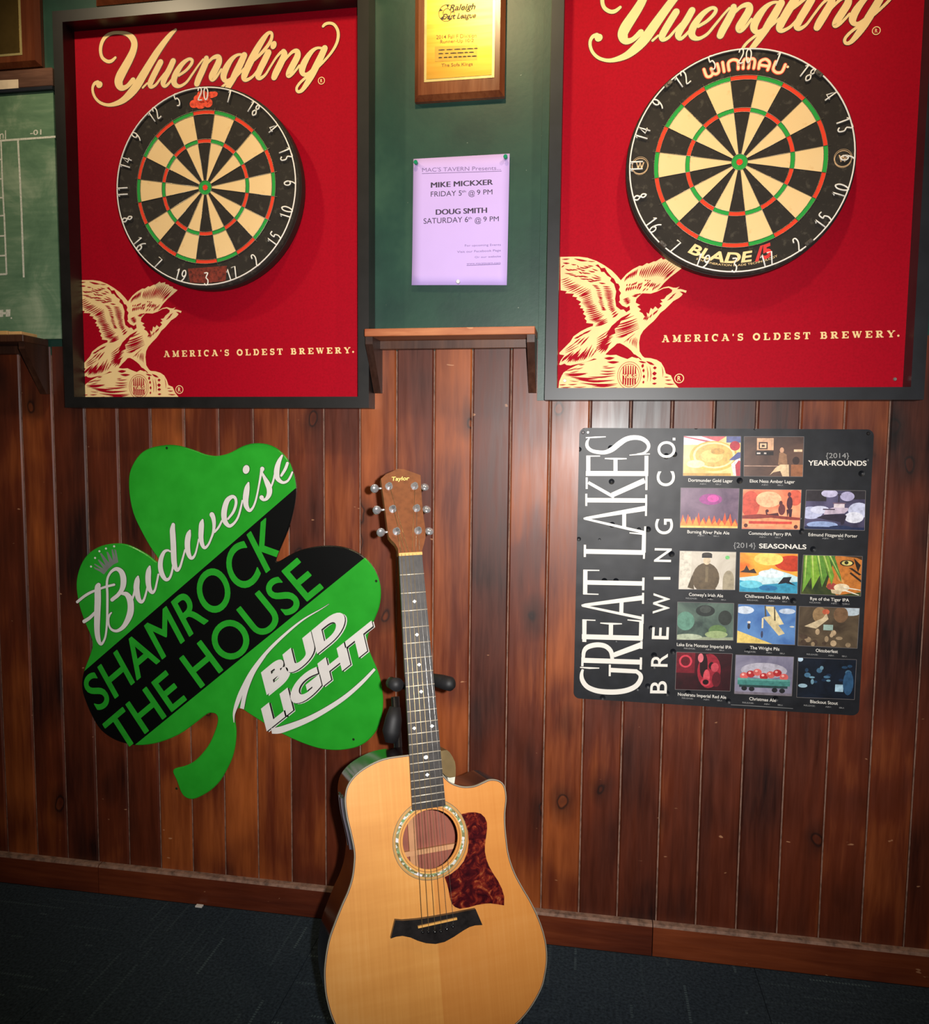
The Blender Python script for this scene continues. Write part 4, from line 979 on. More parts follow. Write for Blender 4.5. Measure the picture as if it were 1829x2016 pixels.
BW = [
 (ZW1, [(385,785,60),(372,830,88),(372,1000,92),(365,1200,88),(362,1400,80),(378,1530,68),(412,1603,40),(450,1570,30),(482,1480,28),(500,1300,30),(505,1100,34),(505,900,34),(498,780,34),(512,680,32),(560,600,35),(630,562,50),(695,600,74),(725,680,85),(725,780,80),(700,860,62),(650,925,52),(600,965,50),(570,990,50)]),
 (ZW1, [(690,905,24),(765,912,66),(815,980,90),(830,1080,90),(820,1180,90),(780,1280,75),(720,1370,55),(640,1420,40),(570,1405,34),(530,1350,28),(520,1260,28),(535,1200,28),(562,1168,18)]),
 (ZW1, [(88,1020,36),(180,945,36),(260,895,36),(340,860,30),(420,830,30),(500,805,32),(600,780,32)]),
 (ZW1, [(182,1290,48),(260,1240,44),(320,1180,38),(352,1130,16)]),
 (ZW1, [(835,1000,40),(870,920,30),(895,780,24)]),
 (ZW1, [(930,670,30),(920,720,72),(908,820,85),(920,910,80),(940,980,68),(975,1018,48),(1010,990,32),(1040,900,28),(1062,800,24)]),
 (ZW1, [(1092,530,30),(1078,590,70),(1070,680,80),(1075,780,75),(1095,850,64),(1130,888,45),(1165,850,30),(1190,750,28),(1212,640,28)]),
 (ZW1, [(1375,320,24),(1340,305,30),(1290,330,45),(1247,430,64),(1240,540,70),(1265,640,70),(1315,708,50),(1365,690,34),(1400,600,30),(1420,470,24)]),
 (ZW1, [(1418,-50,50),(1408,20,75),(1412,100,80),(1420,250,80),(1425,400,80),(1435,500,74),(1468,578,50),(1510,540,34),(1545,430,28),(1580,300,24)]),
 (ZW2, [(110,1330,30),(90,1390,76),(72,1500,85),(78,1630,80),(110,1725,60),(150,1738,44),(190,1680,30),(222,1560,26),(240,1460,22)]),
 (ZW2, [(300,1170,30),(285,1230,74),(278,1330,80),(275,1430,76),(292,1530,64),(330,1588,45),(385,1540,32),(430,1440,30),(462,1340,40),(472,1230,55),(460,1140,68),(440,1092,76)]),
 (ZW2, [(480,1350,30),(540,1280,32),(590,1180,28)]),
 (ZW2, [(680,1155,30),(760,1050,40),(800,930,42),(790,845,44),(740,822,54),(670,880,75),(630,1000,85),(620,1110,85),(640,1200,75),(700,1260,52),(770,1220,36),(830,1130,32),(870,1000,30),(895,880,24)]),
 (ZW2, [(988,615,30),(970,680,74),(955,770,90),(945,870,86),(955,960,75),(1000,1028,50),(1050,990,34),(1090,900,30),(1120,780,28),(1150,620,28),(1178,470,40),(1195,405,66)]),
 (ZW2, [(1185,450,24),(1230,540,52),(1270,620,80),(1300,700,86),(1298,780,76),(1260,850,52),(1210,868,40),(1185,835,70)]),
 (ZW2, [(1320,690,26),(1360,580,30),(1388,450,26)]),
 (ZW2, [(1480,505,36),(1540,405,45),(1572,320,44)]),
 (ZW2, [(1492,205,30),(1450,285,60),(1420,380,80),(1410,480,85),(1430,555,70),(1500,608,44),(1570,588,34),(1615,525,32),(1645,455,28)]),
]
fw_, fk = Flat(), Flat()
for zf, s in BW:
    c = cat(conv(zf, s, SY), 5); fw_.ribbon(c); fk.ribbon(c, extra=0.0009)
dd = conv(ZW2, [(953, 413)], SY)[0]; fw_.disc(dd[0], dd[1], 0.0085, 0.0108, rot=-0.3); fk.disc(dd[0], dd[1], 0.0096, 0.0119, rot=-0.3)
DK = flat((34, 34, 30), 0.4)
fk.build('script_outline', PS, DK, st); fw_.build('script_lettering', PS - 0.0006, M['white'], st)
fcw = Flat()
cr_ = [[(455,640),(400,600),(330,565),(312,535),(420,575),(318,500),(330,490),(450,560),(370,440),(385,430),(480,520),(400,350),(420,342),(530,480),(490,330),(510,325),(580,450),(560,295),(580,290),(620,430),(598,290),(625,300),(655,470),(590,500),(520,560)]]
for p in cr_: fcw.poly(conv(ZW1, p, SY))
fcw.build('crown_print', PS, flat((150, 156, 150), 0.4, 0.4), st)
fp_ = Flat()
for x, y in ((277, 530), (333, 411), (393, 318), (484, 281), (597, 250)):
    d_ = conv(ZW1, [(x, y)], SY)[0]; fp_.disc(d_[0], d_[1], 0.0028, 0.0026)
fp_.build('crown_pearls', PS, M['white'], st)
def trans(VF, dx, dz): return [(v[0] + dx, v[1] + dz) for v in VF[0]], VF[1]
q1 = qpx(ZB, SY, (425, 878), (1335, 122), (1398, 392), (490, 1132)); q2 = qpx(ZB, SY, (425, 1285), (1668, 293), (1728, 548), (490, 1540))
cl = [(U(*ZB(1600, 480), SY), U(*ZB(1700, 300), SY))]
fs_, fm_, ft_ = Flat(), Flat(), Flat()
for tx, q_ in (('BUD', q1), ('LIGHT', q2)):
    VF = text_quad(tx, *q_, bold=0.055, space=0.98)
    VB = text_quad(tx, *q_, bold=0.065, space=0.98)
    if tx == 'LIGHT':
        a1, a2 = U(*ZB(1612, 505), SY), U(*ZB(1712, 285), SY); b1, b2 = U(*ZB(1665, 690), SY), U(*ZB(1604, 540), SY)
        l1, l2 = U(*ZB(440, 1483), SY), U(*ZB(560, 1563), SY)
        cc = lambda v: clip(clip(v, a1, a2), l1, l2) if False else v
    fs_.add(trans(VF, 0.0052, -0.0022)); fm_.add(trans(VB, 0.0026, -0.0014)); ft_.add(VF)
swo = [
 (ZB, [(1190,108,3),(1100,165,8),(900,283,18),(700,445,28),(500,640,36),(330,860,45),(215,1075,50),(158,1220,48),(122,1340,26),(122,1440,8)]),
 (ZB, [(480,690,6),(360,860,20),(285,1010,36),(240,1140,46),(212,1285,46)]),
 (ZB, [(545,1535,60),(620,1528,72),(700,1505,72),(900,1430,64),(1100,1330,56),(1350,1170,48),(1550,1000,40),(1705,838,28)]),
]
fk2 = Flat()
for zf, s in swo:
    c = cat(conv(zf, s, SY), 6); ft_.ribbon(c, cap=False); fk2.ribbon(c, extra=0.0008, cap=False)
fk2.build('swoosh_outline', PS, DK, st)
fs_.build('letter_shadow', PS - 0.0005, M['white'], st); fm_.build('letter_gap', PS - 0.0010, DK, st); ft_.build('block_lettering', PS - 0.0015, M['white'], st)
for x, y in ((560, 86), (1668, 790), (1548, 1628), (612, 1888)):
    p = conv(ZS, [(x, y)], SY)[0]; bm = bmesh.new()
    bmesh.ops.create_cone(bm, cap_ends=True, segments=12, radius1=0.0032, radius2=0.0024, depth=0.0014, matrix=Matrix.Translation(Vector((p[0], SY - 0.0007, p[1])) - base_of(st)) @ Matrix.Rotation(PI / 2, 4, 'X'))
    bm_obj('screw', bm, flat((40, 60, 34), 0.4, 0.5), st)

# ------------------------------------------------------------------ square dented beer-list sign
GY = -0.0045
gs = thing('metal_beer_sign', 'dented black square metal brewery sign with rows of small pictures', 'sign', (0.86, 0, 0.5890))
ZG1, ZG2, ZP = zoom(1120, 840, 7.465), zoom(1120, 1100, 6.72), zoom(1110, 830, 2.903)
def dented():
    mt, nt, b = nodes('dented_black_tin'); v = coords(nt)
    vo = N(nt, 'ShaderNodeTexVoronoi'); vo.inputs['Scale'].default_value = 30.0; nt.links.new(v, vo.inputs['Vector'])
    wn = N(nt, 'ShaderNodeTexWhiteNoise', noise_dimensions='3D'); nt.links.new(vo.outputs['Position'], wn.inputs['Vector'])
    pit = math_(nt, 'MULTIPLY', math_(nt, 'SUBTRACT', 1.0, math_(nt, 'MINIMUM', math_(nt, 'MULTIPLY', vo.outputs['Distance'], 5.0), 1.0)), math_(nt, 'GREATER_THAN', wn.outputs[0], 0.45))
    h = math_(nt, 'SUBTRACT', math_(nt, 'MULTIPLY', noise(nt, v, 9, 2), 0.5), pit)
    col = ramp(nt, noise(nt, v, 40, 3), [(0.3, lin((18, 20, 25))), (0.7, lin((27, 29, 35)))])
    nt.links.new(col, b.inputs['Base Color']); b.inputs['Roughness'].default_value = 0.46; b.inputs['Specular IOR Level'].default_value = 0.42
    bump(nt, b, h, 0.7, 0.006)
    return mt
TIN = dented()
def rrect(x0, x1, z0, z1, r, n=6):
    P = []
    for cx, cz, a in ((x1 - r, z0 + r, -90), (x1 - r, z1 - r, 0), (x0 + r, z1 - r, 90), (x0 + r, z0 + r, 180)):
        P += [(cx + r * math.cos(math.radians(a + 90 * i / n)), cz + r * math.sin(math.radians(a + 90 * i / n))) for i in range(n + 1)]
    return P
prism('sign_plate', rrect(0.5545, 1.1662, 0.5895, 1.2062, 0.014), GY, -0.0005, TIN, gs)
PG = GY - 0.0003
def printed(name, pale):
    mt, nt, b = nodes(name); v = coords(nt)
    nt.links.new(ramp(nt, noise(nt, v, 20, 2), [(0.3, lin(pale)), (0.7, lin([min(255, c + 6) for c in pale]))]), b.inputs['Base Color'])
    b.inputs['Roughness'].default_value = 0.4
    return mt
GW = printed('white_print', (226, 222, 214))
fg = Flat()
def gl(zf, pts, sm=False):
    c = conv(zf, pts, GY); fg.ribbon(cat(c, 5) if sm else c, cap=False)
for zf, pts, sm in (
 (ZG1, [(248,162,16),(400,155,22),(542,148,14)], 0), (ZG1, [(300,172,18),(268,225,40),(272,295,50),(330,350,50),(430,375,55),(540,375,60),(640,330,75),(740,250,80),(840,185,75),(950,160,70),(1060,172,65),(1140,220,60),(1172,280,50),(1155,340,40),(1100,385,28),(1000,405,20)], 1),
 (ZG1, [(890,418,12),(1050,405,22),(1190,400,14)], 0),
 (ZG1, [(250,688,72),(1165,690,72)], 0), (ZG1, [(285,690,60),(285,426,60)], 0), (ZG1, [(260,433,18),(458,432,16)], 0), (ZG1, [(685,680,58),(685,470,58)], 0), (ZG1, [(528,468,16),(690,472,28),(850,470,16)], 0), (ZG1, [(1138,690,55),(1140,428,55)], 0),
 (ZG1, [(245,1080,66),(1150,1085,66)], 0), (ZG1, [(256,985,28),(256,1165,28)], 0), (ZG1, [(1136,998,28),(1136,1165,28)], 0), (ZG1, [(665,1035,46),(285,820,44)], 0), (ZG1, [(262,745,30),(262,915,30)], 0), (ZG1, [(635,1005,70),(1115,790,78)], 0), (ZG1, [(1140,700,30),(1138,930,30)], 0),
 (ZG1, [(215,1350,20),(260,1345,40),(1125,1200,78)], 0), (ZG1, [(225,1350,30),(1110,1555,44)], 0), (ZG1, [(812,1260,56),(812,1480,56)], 0), (ZG1, [(1135,1150,28),(1132,1312,28)], 0), (ZG1, [(1122,1465,28),(1116,1600,28)], 0),
 (ZG1, [(218,1832,70),(1118,1850,70)], 0), (ZG1, [(236,1735,32),(234,1915,32)], 0), (ZG1, [(1098,1850,60),(1104,1570,56)], 0), (ZG1, [(890,1560,16),(1090,1578,26)], 0), (ZG1, [(1106,1840,28),(1102,1942,28)], 0),
 (ZG2, [(218,145,56),(215,470,56)], 0), (ZG2, [(190,152,18),(404,154,14)], 0), (ZG2, [(190,464,18),(392,470,14)], 0), (ZG2, [(200,312,60),(995,328,60)], 0), (ZG2, [(986,250,30),(982,416,30)], 0),
 (ZG2, [(166,617,18),(215,612,40),(980,515,66)], 0), (ZG2, [(175,620,28),(975,788,40)], 0), (ZG2, [(697,555,52),(693,720,52)], 0), (ZG2, [(982,450,26),(980,596,26)], 0), (ZG2, [(978,735,26),(975,860,26)], 0),
 (ZG2, [(172,1030,66),(975,1052,66)], 0), (ZG2, [(204,1100,52),(206,802,56)], 0), (ZG2, [(182,808,16),(352,814,14)], 0), (ZG2, [(555,1020,55),(557,850,55)], 0), (ZG2, [(415,850,14),(560,860,28),(702,860,14)], 0), (ZG2, [(952,1060,54),(958,815,52)], 0), (ZG2, [(775,808,14),(955,826,24)], 0),
 (ZG2, [(165,1342,66),(968,1368,66)], 0), (ZG2, [(182,1300,30),(178,1422,30)], 0), (ZG2, [(190,1335,40),(200,1225,52),(255,1165,64),(370,1138,66),(480,1155,64),(550,1215,60),(570,1290,50),(572,1345,46)], 1), (ZG2, [(590,1275,64),(955,1140,76)], 0), (ZG2, [(954,1305,28),(950,1465,28)], 0), (ZG2, [(960,1090,30),(958,1190,30)], 0),
 (ZG2, [(148,1436,14),(270,1445,24),(402,1446,12)], 0), (ZG2, [(185,1462,28),(168,1530,45),(180,1610,60),(240,1690,65),(350,1740,68),(480,1760,70),(640,1760,70),(780,1735,68),(890,1680,65),(945,1600,60),(945,1535,55),(890,1488,50)], 1), (ZG2, [(530,1470,60),(905,1490,56)], 0), (ZG2, [(542,1400,26),(540,1552,26)], 0)):
    gl(zf, pts, sm)
fg.build('brewery_lettering', PG, GW, gs)
for ch, zf, q_ in (('B', ZG2, [(1073,1780),(1080,1615),(1300,1620),(1293,1783)]), ('R', ZG2, [(1086,1425),(1090,1255),(1310,1255),(1305,1430)]), ('E', ZG2, [(1096,1062),(1104,902),(1325,906),(1318,1068)]), ('W', ZG2, [(1108,725),(1120,455),(1340,460),(1330,725)]),
                   ('I', ZG2, [(1123,277),(1123,240),(1343,242),(1343,277)]), ('N', ZG1, [(1250,1985),(1262,1785),(1512,1790),(1500,1990)]), ('G', ZG1, [(1266,1582),(1268,1352),(1530,1355),(1530,1582)]), ('C', ZG1, [(1288,875),(1292,655),(1560,655),(1555,875)]), ('O', ZG1, [(1302,458),(1303,213),(1566,213),(1566,460)])):
    f3 = Flat(); f3.add(text_quad(ch, *qpx(zf, GY, *q_), bold=0.008, tight=True)); f3.build('company_letter', PG, GW, gs)
f3 = Flat(); f3.poly(qpx(ZG1, GY, (1525, 163), (1565, 163), (1565, 202), (1525, 202)))
f3.build('full_stop', PG, GW, gs)
fh, fh2 = Flat(), Flat()
def gq(x0, x1, y0, y1, s): return qpx(ZP, GY, (x0, y0), (x1, y0 + (x1 - x0) * s), (x1, y1 + (x1 - x0) * s), (x0, y1))
fh2.add(text_quad('{2014}', *gq(1498, 1630, 180, 208, 0.005))); fh.add(text_quad('YEAR-ROUNDS', *gq(1396, 1730, 222, 251, 0.005), bold=0.02))
fh2.build('year_print', PG, flat((150, 150, 150), 0.5), gs); fh2 = Flat(); fh2.add(text_quad('{2014}', *gq(970, 1096, 692, 720, 0.02))); fh.build('list_heading', PG, GW, gs); fh = Flat(); fh.add(text_quad('SEASONALS', *gq(1116, 1386, 697, 724, 0.02), bold=0.02))
CAP = [('Dortmunder Gold Lager', 712, 965, 325, 0), ('Eliot Ness Amber Lager', 1063, 1320, 330, 0), ('Burning River Pale Ale', 706, 946, 620, 1), ('Commodore Perry IPA', 1056, 1300, 628, 1), ('Edmund Fitzgerald Porter', 1398, 1678, 636, 1),
       ("Conway's Irish Ale", 715, 910, 978, 2), ('Chillwave Double IPA', 1036, 1288, 988, 2), ('Rye of the Tiger IPA', 1408, 1630, 1002, 2), ('Lake Erie Monster Imperial IPA', 646, 958, 1264, 3), ('The Wright Pils', 1064, 1232, 1282, 3), ('Oktoberfest', 1440, 1566, 1298, 3),
       ('Nosferatu Imperial Red Ale', 652, 928, 1548, 4), ('Christmas Ale', 1060, 1212, 1574, 4), ('Blackout Stout', 1408, 1566, 1590, 4)]
for tx, x0, x1, y0, row in CAP:
    fx = Flat(); fx.add(text_quad(tx, *gq(x0, x1, y0, y0 + 18, 0.02 + row * 0.012), bold=0.006)); fx.build('beer_name', PG, GW, gs)
    mid = (x0 + x1) / 2; w2 = 115 if row > 1 else 62
    fx = Flat(); fx.add(text_quad('RELEASE:            ABV:         IBU:' if row > 1 else 'ABV:         IBU:', *gq(mid - w2, mid + w2, y0 + 27, y0 + 35, 0.02 + row * 0.012))); fx.build('fine_print', PG, flat((150, 150, 150), 0.5), gs)
fx = Flat(); fx.ribbon(conv(ZP, [(955, 1618, 3), (1130, 1628, 4), (1310, 1640, 3)], GY), cap=False); fx.build('fine_print', PG, flat((120, 120, 120), 0.5), gs)
fh.build('list_heading', PG, GW, gs); fh2.build('year_print', PG, flat((150, 150, 150), 0.5), gs)
for x, y in ((110, 62), (138, 62), (1740, 68)):
    p = conv(ZP, [(x, y)], GY)[0]; bm = bmesh.new()
    bmesh.ops.create_cone(bm, cap_ends=True, segments=12, radius1=0.0038, radius2=0.0026, depth=0.002, matrix=Matrix.Translation(Vector((p[0], GY - 0.001, p[1])) - base_of(gs)) @ Matrix.Rotation(PI / 2, 4, 'X'))
    bm_obj('screw', bm, M['steel'] if x == 138 else flat((48, 44, 44), 0.4, 0.6), gs)
# the fourteen little pictures: simple printed shapes
def ell(cx, cy, rx, ry, n=20, a0=0, a1=360): return [(cx + rx * math.cos(math.radians(a0 + (a1 - a0) * i / n)), cy + ry * math.sin(math.radians(a0 + (a1 - a0) * i / n))) for i in range(n if a1 - a0 == 360 else n + 1)]
def rc(x0, y0, x1, y1): return [(x0, y0), (x1, y0), (x1, y1), (x0, y1)]
def flames(n, lo, hi, seed):
    r = random.Random(seed); P = [(0, 0)]
    for i in range(n): P += [(i / n, lo + r.random() * 0.05), ((i + 0.5) / n, hi * (0.55 + 0.45 * r.random()))]
    return P + [(1, lo), (1, 0)]
def blobs(n, col, seed, box_, r0, r1):
    r = random.Random(seed); out = []
    for i in range(n):
        out.append((ell(box_[0] + r.random() * (box_[2] - box_[0]), box_[1] + r.random() * (box_[3] - box_[1]), r0 + r.random() * (r1 - r0), (r0 + r.random() * (r1 - r0)) * 1.2, 10), col[i % len(col)]))
    return out
PIX = [
 ('gold picture', [(685,82),(1012,84),(1008,312),(680,310)], [((206,176,96), (244,226,160))], [(rc(0,0.78,0.6,1),(226,224,230)),([(0,0.97),(0.45,0.84),(0.6,0.84),(0,1)],(196,72,84)),([(0.3,1),(0.6,0.86),(0.75,1)],(206,90,96)),(rc(0.75,0.84,1,1),(96,100,150)),(ell(0.53,0.5,0.42,0.38),(214,178,80)),(ell(0.54,0.52,0.37,0.33),(246,232,166)),(ell(0.54,0.52,0.33,0.29),(214,176,92)),(ell(0.5,0.5,0.2,0.16),(230,196,116)),(ell(0.6,0.62,0.12,0.08),(196,150,70)),(ell(0.22,0.3,0.16,0.1),(250,236,176)),(ell(0.9,0.76,0.09,0.12),(176,40,56)),([(0.88,0.02),(0.84,0.3),(0.93,0.42),(1,0.44),(1,0)],(226,222,226)),([(0.93,0.0),(0.91,0.28),(0.97,0.4),(1,0.38),(1,0)],(178,48,62)),([(0.8,0.4),(0.95,0.6),(1,0.6),(1,0.46),(0.9,0.4)],(80,84,140)),(rc(0,0,0.84,0.07),(190,146,62))]),
 ('brown bar picture', [(1030,85),(1372,86),(1365,315),(1028,312)], [((70,50,44), (104,76,64))], [(rc(0.22,0.66,0.5,0.96),(222,172,134)),(rc(0.25,0.68,0.40,0.86),(60,38,34)),(rc(0.27,0.71,0.38,0.83),(230,196,156)),(rc(0.30,0.74,0.35,0.79),(60,40,36)),(rc(0.2,0.53,0.5,0.63),(30,22,24)),(rc(0.22,0.56,0.28,0.6),(206,196,190)),(rc(0.34,0.56,0.38,0.6),(206,196,190)),(rc(0,0.25,0.6,0.27),(186,150,130)),(ell(0.64,0.66,0.035,0.07),(196,150,120)),([(0.6,0.6),(0.58,0.3),(0.66,0.28),(0.74,0.3),(0.72,0.55),(0.66,0.6)],(150,112,84)),([(0.44,0.03),(0.54,0.22),(0.62,0.3),(0.76,0.3),(0.77,0.0),(0.66,0.0),(0.62,0.14),(0.5,0.1)],(226,196,156)),(rc(0.8,0.0,1,0.3),(150,96,64)),(rc(0.84,0.62,0.98,0.68),(226,196,160)),(ell(0.88,0.4,0.06,0.1),(56,40,38))]),
 ('purple fire picture', [(668,378),(1003,382),(993,610),(664,606)], [((86,62,88), (126,100,122))], [(ell(0.52,0.72,0.2,0.14),(150,56,132)),(ell(0.56,0.74,0.1,0.09),(206,70,160)),(rc(0,0,1,0.12),(226,96,40)),(flames(11,0.08,0.42,3),(214,84,40)),(flames(9,0.04,0.3,5),(246,150,60)),(rc(0,0,1,0.05),(250,200,110))]),
 ('coral red picture', [(1023,386),(1358,390),(1348,618),(1016,613)], [((226,112,80), (246,172,128))], [(ell(0.14,0.62,0.16,0.34),(206,84,66)),(ell(0.45,0.75,0.22,0.2),(250,190,146)),(ell(0.9,0.8,0.12,0.2),(216,96,74)),(ell(0.8,0.88,0.03,0.06),(90,40,50)),(ell(0.81,0.66,0.05,0.17),(74,34,48)),([(0.76,0.5),(0.86,0.52),(0.85,0.3),(0.81,0.3),(0.8,0.42),(0.78,0.3)],(64,30,44)),(ell(0.66,0.66,0.03,0.06),(96,44,50)),(ell(0.68,0.5,0.06,0.14),(104,48,52)),([(0.4,0.46),(0.45,0.38),(0.62,0.42),(0.64,0.32),(0.42,0.32)],(84,36,44)),(ell(0.43,0.46,0.03,0.04),(84,36,44)),([(0,0.34),(0.3,0.38),(1,0.3),(1,0.24),(0,0.26)],(140,56,50)),([(0,0.23),(0.5,0.29),(1,0.22),(1,0.02),(0.5,0.08),(0,0.03)],(240,160,112)),(rc(0.12,0.135,0.86,0.2),(206,70,58)),(ell(0.07,0.09,0.035,0.05),(96,44,40)),(ell(0.93,0.07,0.035,0.05),(96,44,40))]),
 ('stormy ship picture', [(1385,391),(1724,395),(1718,622),(1372,614)], [((50,46,72), (92,86,120))], [(rc(0,0.72,0.35,1),(44,38,44)),(rc(0.75,0.78,1,1),(40,36,42)),(ell(0.4,0.92,0.14,0.1),(196,190,222)),(ell(0.7,0.85,0.12,0.12),(176,170,206)),(ell(0.1,0.42,0.2,0.16),(186,190,222)),(ell(0.25,0.5,0.16,0.1),(206,208,232)),(ell(0.9,0.5,0.18,0.2),(196,200,228)),(ell(0.82,0.32,0.16,0.14),(222,224,240)),(ell(0.3,0.12,0.26,0.09),(150,170,214)),(rc(0,0,1,0.07),(30,40,76)),(ell(0.6,0.05,0.2,0.06),(36,48,84)),([(0.2,0.3),(0.34,0.38),(0.66,0.40),(0.70,0.36),(0.66,0.16),(0.62,0.12),(0.6,0.2),(0.4,0.24)],(44,36,56)),([(0.32,0.38),(0.34,0.5),(0.46,0.56),(0.72,0.56),(0.72,0.5),(0.66,0.42)],(196,180,200)),(rc(0.3,0.5,0.5,0.53),(70,56,76)),([(0.48,0.56),(0.48,0.68),(0.66,0.68),(0.66,0.56)],(220,206,214)),(rc(0.46,0.66,0.68,0.69),(110,86,104)),(rc(0.55,0.7,0.57,0.9),(56,46,58)),(rc(0.53,0.88,0.6,0.9),(56,46,58))]),
 ('sepia officer picture', [(662,738),(985,745),(978,962),(655,958)], [((186,176,160), (226,218,204))], [(rc(0.02,0.05,0.22,1),(214,206,190)),(ell(0.88,0.25,0.1,0.26),(160,148,124)),(rc(0.78,0.0,0.98,0.25),(160,148,124)),(ell(0.48,0.30,0.24,0.40),(96,80,58)),([(0.28,0.0),(0.24,0.4),(0.16,0.05)],(84,70,50)),(rc(0.32,0,0.66,0.4),(98,82,60)),(ell(0.49,0.76,0.065,0.11),(206,186,156)),(rc(0.40,0.83,0.58,0.93),(44,38,34)),(ell(0.49,0.93,0.085,0.04),(54,46,40)),(rc(0.47,0.2,0.52,0.6),(120,104,78)),(ell(0.85,0.85,0.04,0.05),(120,200,120))]),
 ('orange and blue wave picture', [(1006,747),(1338,755),(1335,984),(1002,972)], [((226,110,36), (250,190,70))], [(ell(0.9,0.75,0.3,0.2),(196,60,34)),(ell(0.5,0.85,0.25,0.16),(252,214,110)),(rc(0,0,1,0.36),(54,150,184)),([(0,0.36),(0.3,0.42),(0.55,0.62),(0.85,0.5),(1,0.42),(1,0.3),(0.4,0.2),(0,0.3)],(196,226,232)),(ell(0.55,0.48,0.22,0.1),(226,240,244)),(ell(0.2,0.2,0.2,0.1),(110,200,220)),(ell(0.5,0.12,0.16,0.07),(36,110,160)),([(0.66,0.22),(0.76,0.4),(0.9,0.42),(0.86,0.3),(0.97,0.2),(0.8,0.26)],(26,30,40)),([(0,0.5),(0.08,0.56),(0.12,0.68),(0.17,0.55),(0.25,0.6),(0.3,0.48)],(60,44,40))]),
 ('green jungle picture', [(1368,762),(1706,770),(1696,998),(1352,985)], [((36,50,24), (84,92,40))], [([(0.55,1),(1,1),(1,0.1),(0.6,0.0),(0.5,0.15),(0.42,0.2)],(196,118,48)),([(0.62,1),(0.74,0.98),(0.9,0.96),(1,0.9),(1,1)],(60,40,22)),(ell(0.75,0.82,0.12,0.08),(44,34,20)),(ell(0.75,0.82,0.09,0.06),(222,206,120)),(ell(0.74,0.83,0.035,0.045),(40,40,20)),([(0.86,0.95),(0.98,0.78),(0.94,0.6),(0.9,0.75)],(40,28,18)),([(0.78,0.7),(0.96,0.52),(1,0.54),(0.84,0.7)],(46,32,20)),([(0.82,0.6),(1,0.4),(1,0.34),(0.8,0.56)],(52,36,22)),([(0.6,0.55),(0.7,0.4),(0.72,0.3),(0.6,0.4)],(216,150,80)),(ell(0.52,0.22,0.09,0.09),(158,64,58)),(ell(0.68,0.2,0.13,0.1),(232,212,176)),([(0.5,0.15),(0.7,0.12),(0.66,0.02),(0.52,0.05)],(206,186,150)),([(0.72,0.22),(1,0.16),(1,0.14),(0.72,0.19)],(236,230,210)),([(0.72,0.16),(0.98,0.03),(0.96,0.02),(0.7,0.13)],(236,230,210))] + [([(0.02+0.10*i,1),(0.13+0.10*i,1),(0.20+0.115*i,0.55-0.02*i),(0.03+0.16*i,0.05+0.07*i)],(106-6*i+(i%2)*26,156-6*i+(i%2)*20,52)) for i in range(5)] + [([(0.04+0.10*i,1),(0.07+0.10*i,1),(0.06+0.15*i,0.2+0.06*i)],(188,206,110)) for i in range(5)]),
 ('grey sea mist picture', [(650,1030),(972,1038),(968,1250),(645,1246)], [((52,66,62), (96,116,104))], [(ell(0.5,0.78,0.17,0.15),(40,46,44)),(ell(0.5,0.82,0.1,0.1),(66,72,68)),(ell(0.15,0.5,0.16,0.25),(96,140,122)),(rc(0,0,1,0.08),(150,158,132)),(ell(0.72,0.25,0.16,0.16),(96,124,76)),(ell(0.7,0.15,0.2,0.1),(150,168,118)),(ell(0.2,0.08,0.25,0.08),(176,186,160)),(ell(0.85,0.6,0.12,0.2),(48,54,50))]),
 ('blue sky glider picture', [(996,1042),(1328,1052),(1320,1276),(988,1264)], [((66,106,168), (96,140,196))], [(ell(0.12,0.85,0.16,0.1),(206,216,230)),(ell(0.85,0.85,0.14,0.07),(196,208,226)),([(0,0),(0,0.32),(0.62,0.0)],(224,196,112)),([(0.46,0.96),(0.62,0.96),(0.80,0.52),(0.68,0.48)],(222,206,160)),([(0.44,0.68),(0.58,0.72),(0.82,0.28),(0.72,0.22)],(210,192,146)),([(0.46,0.98),(0.48,0.98),(0.50,0.70),(0.47,0.70)],(90,80,60)),([(0.62,0.95),(0.64,0.95),(0.66,0.6),(0.63,0.6)],(90,80,60)),(ell(0.2,0.44,0.025,0.08),(50,50,60)),(ell(0.2,0.54,0.03,0.03),(226,216,206)),(ell(0.43,0.24,0.02,0.09),(60,64,90)),(rc(0.42,0.4,0.45,0.66),(220,206,170)),(ell(0.94,0.46,0.04,0.02),(220,220,210))]),
 ('brown crowd picture', [(1345,1055),(1690,1066),(1676,1296),(1336,1280)], [((56,44,34), (100,84,64))], [(ell(0.85,0.92,0.2,0.12),(186,200,210)),(ell(0.35,0.8,0.12,0.2),(150,120,84)),(ell(0.45,0.88,0.06,0.07),(196,96,66)),(ell(0.7,0.82,0.12,0.2),(120,90,64)),([(0.1,0.5),(0.4,0.72),(0.46,0.84),(0.5,0.7),(0.3,0.45)],(206,186,150)),(rc(0.42,0.42,0.58,0.56),(150,176,166))] + blobs(14, [(150,128,100),(74,58,46),(186,160,126)], 9, (0.08,0.05,0.95,0.45), 0.03, 0.07)),
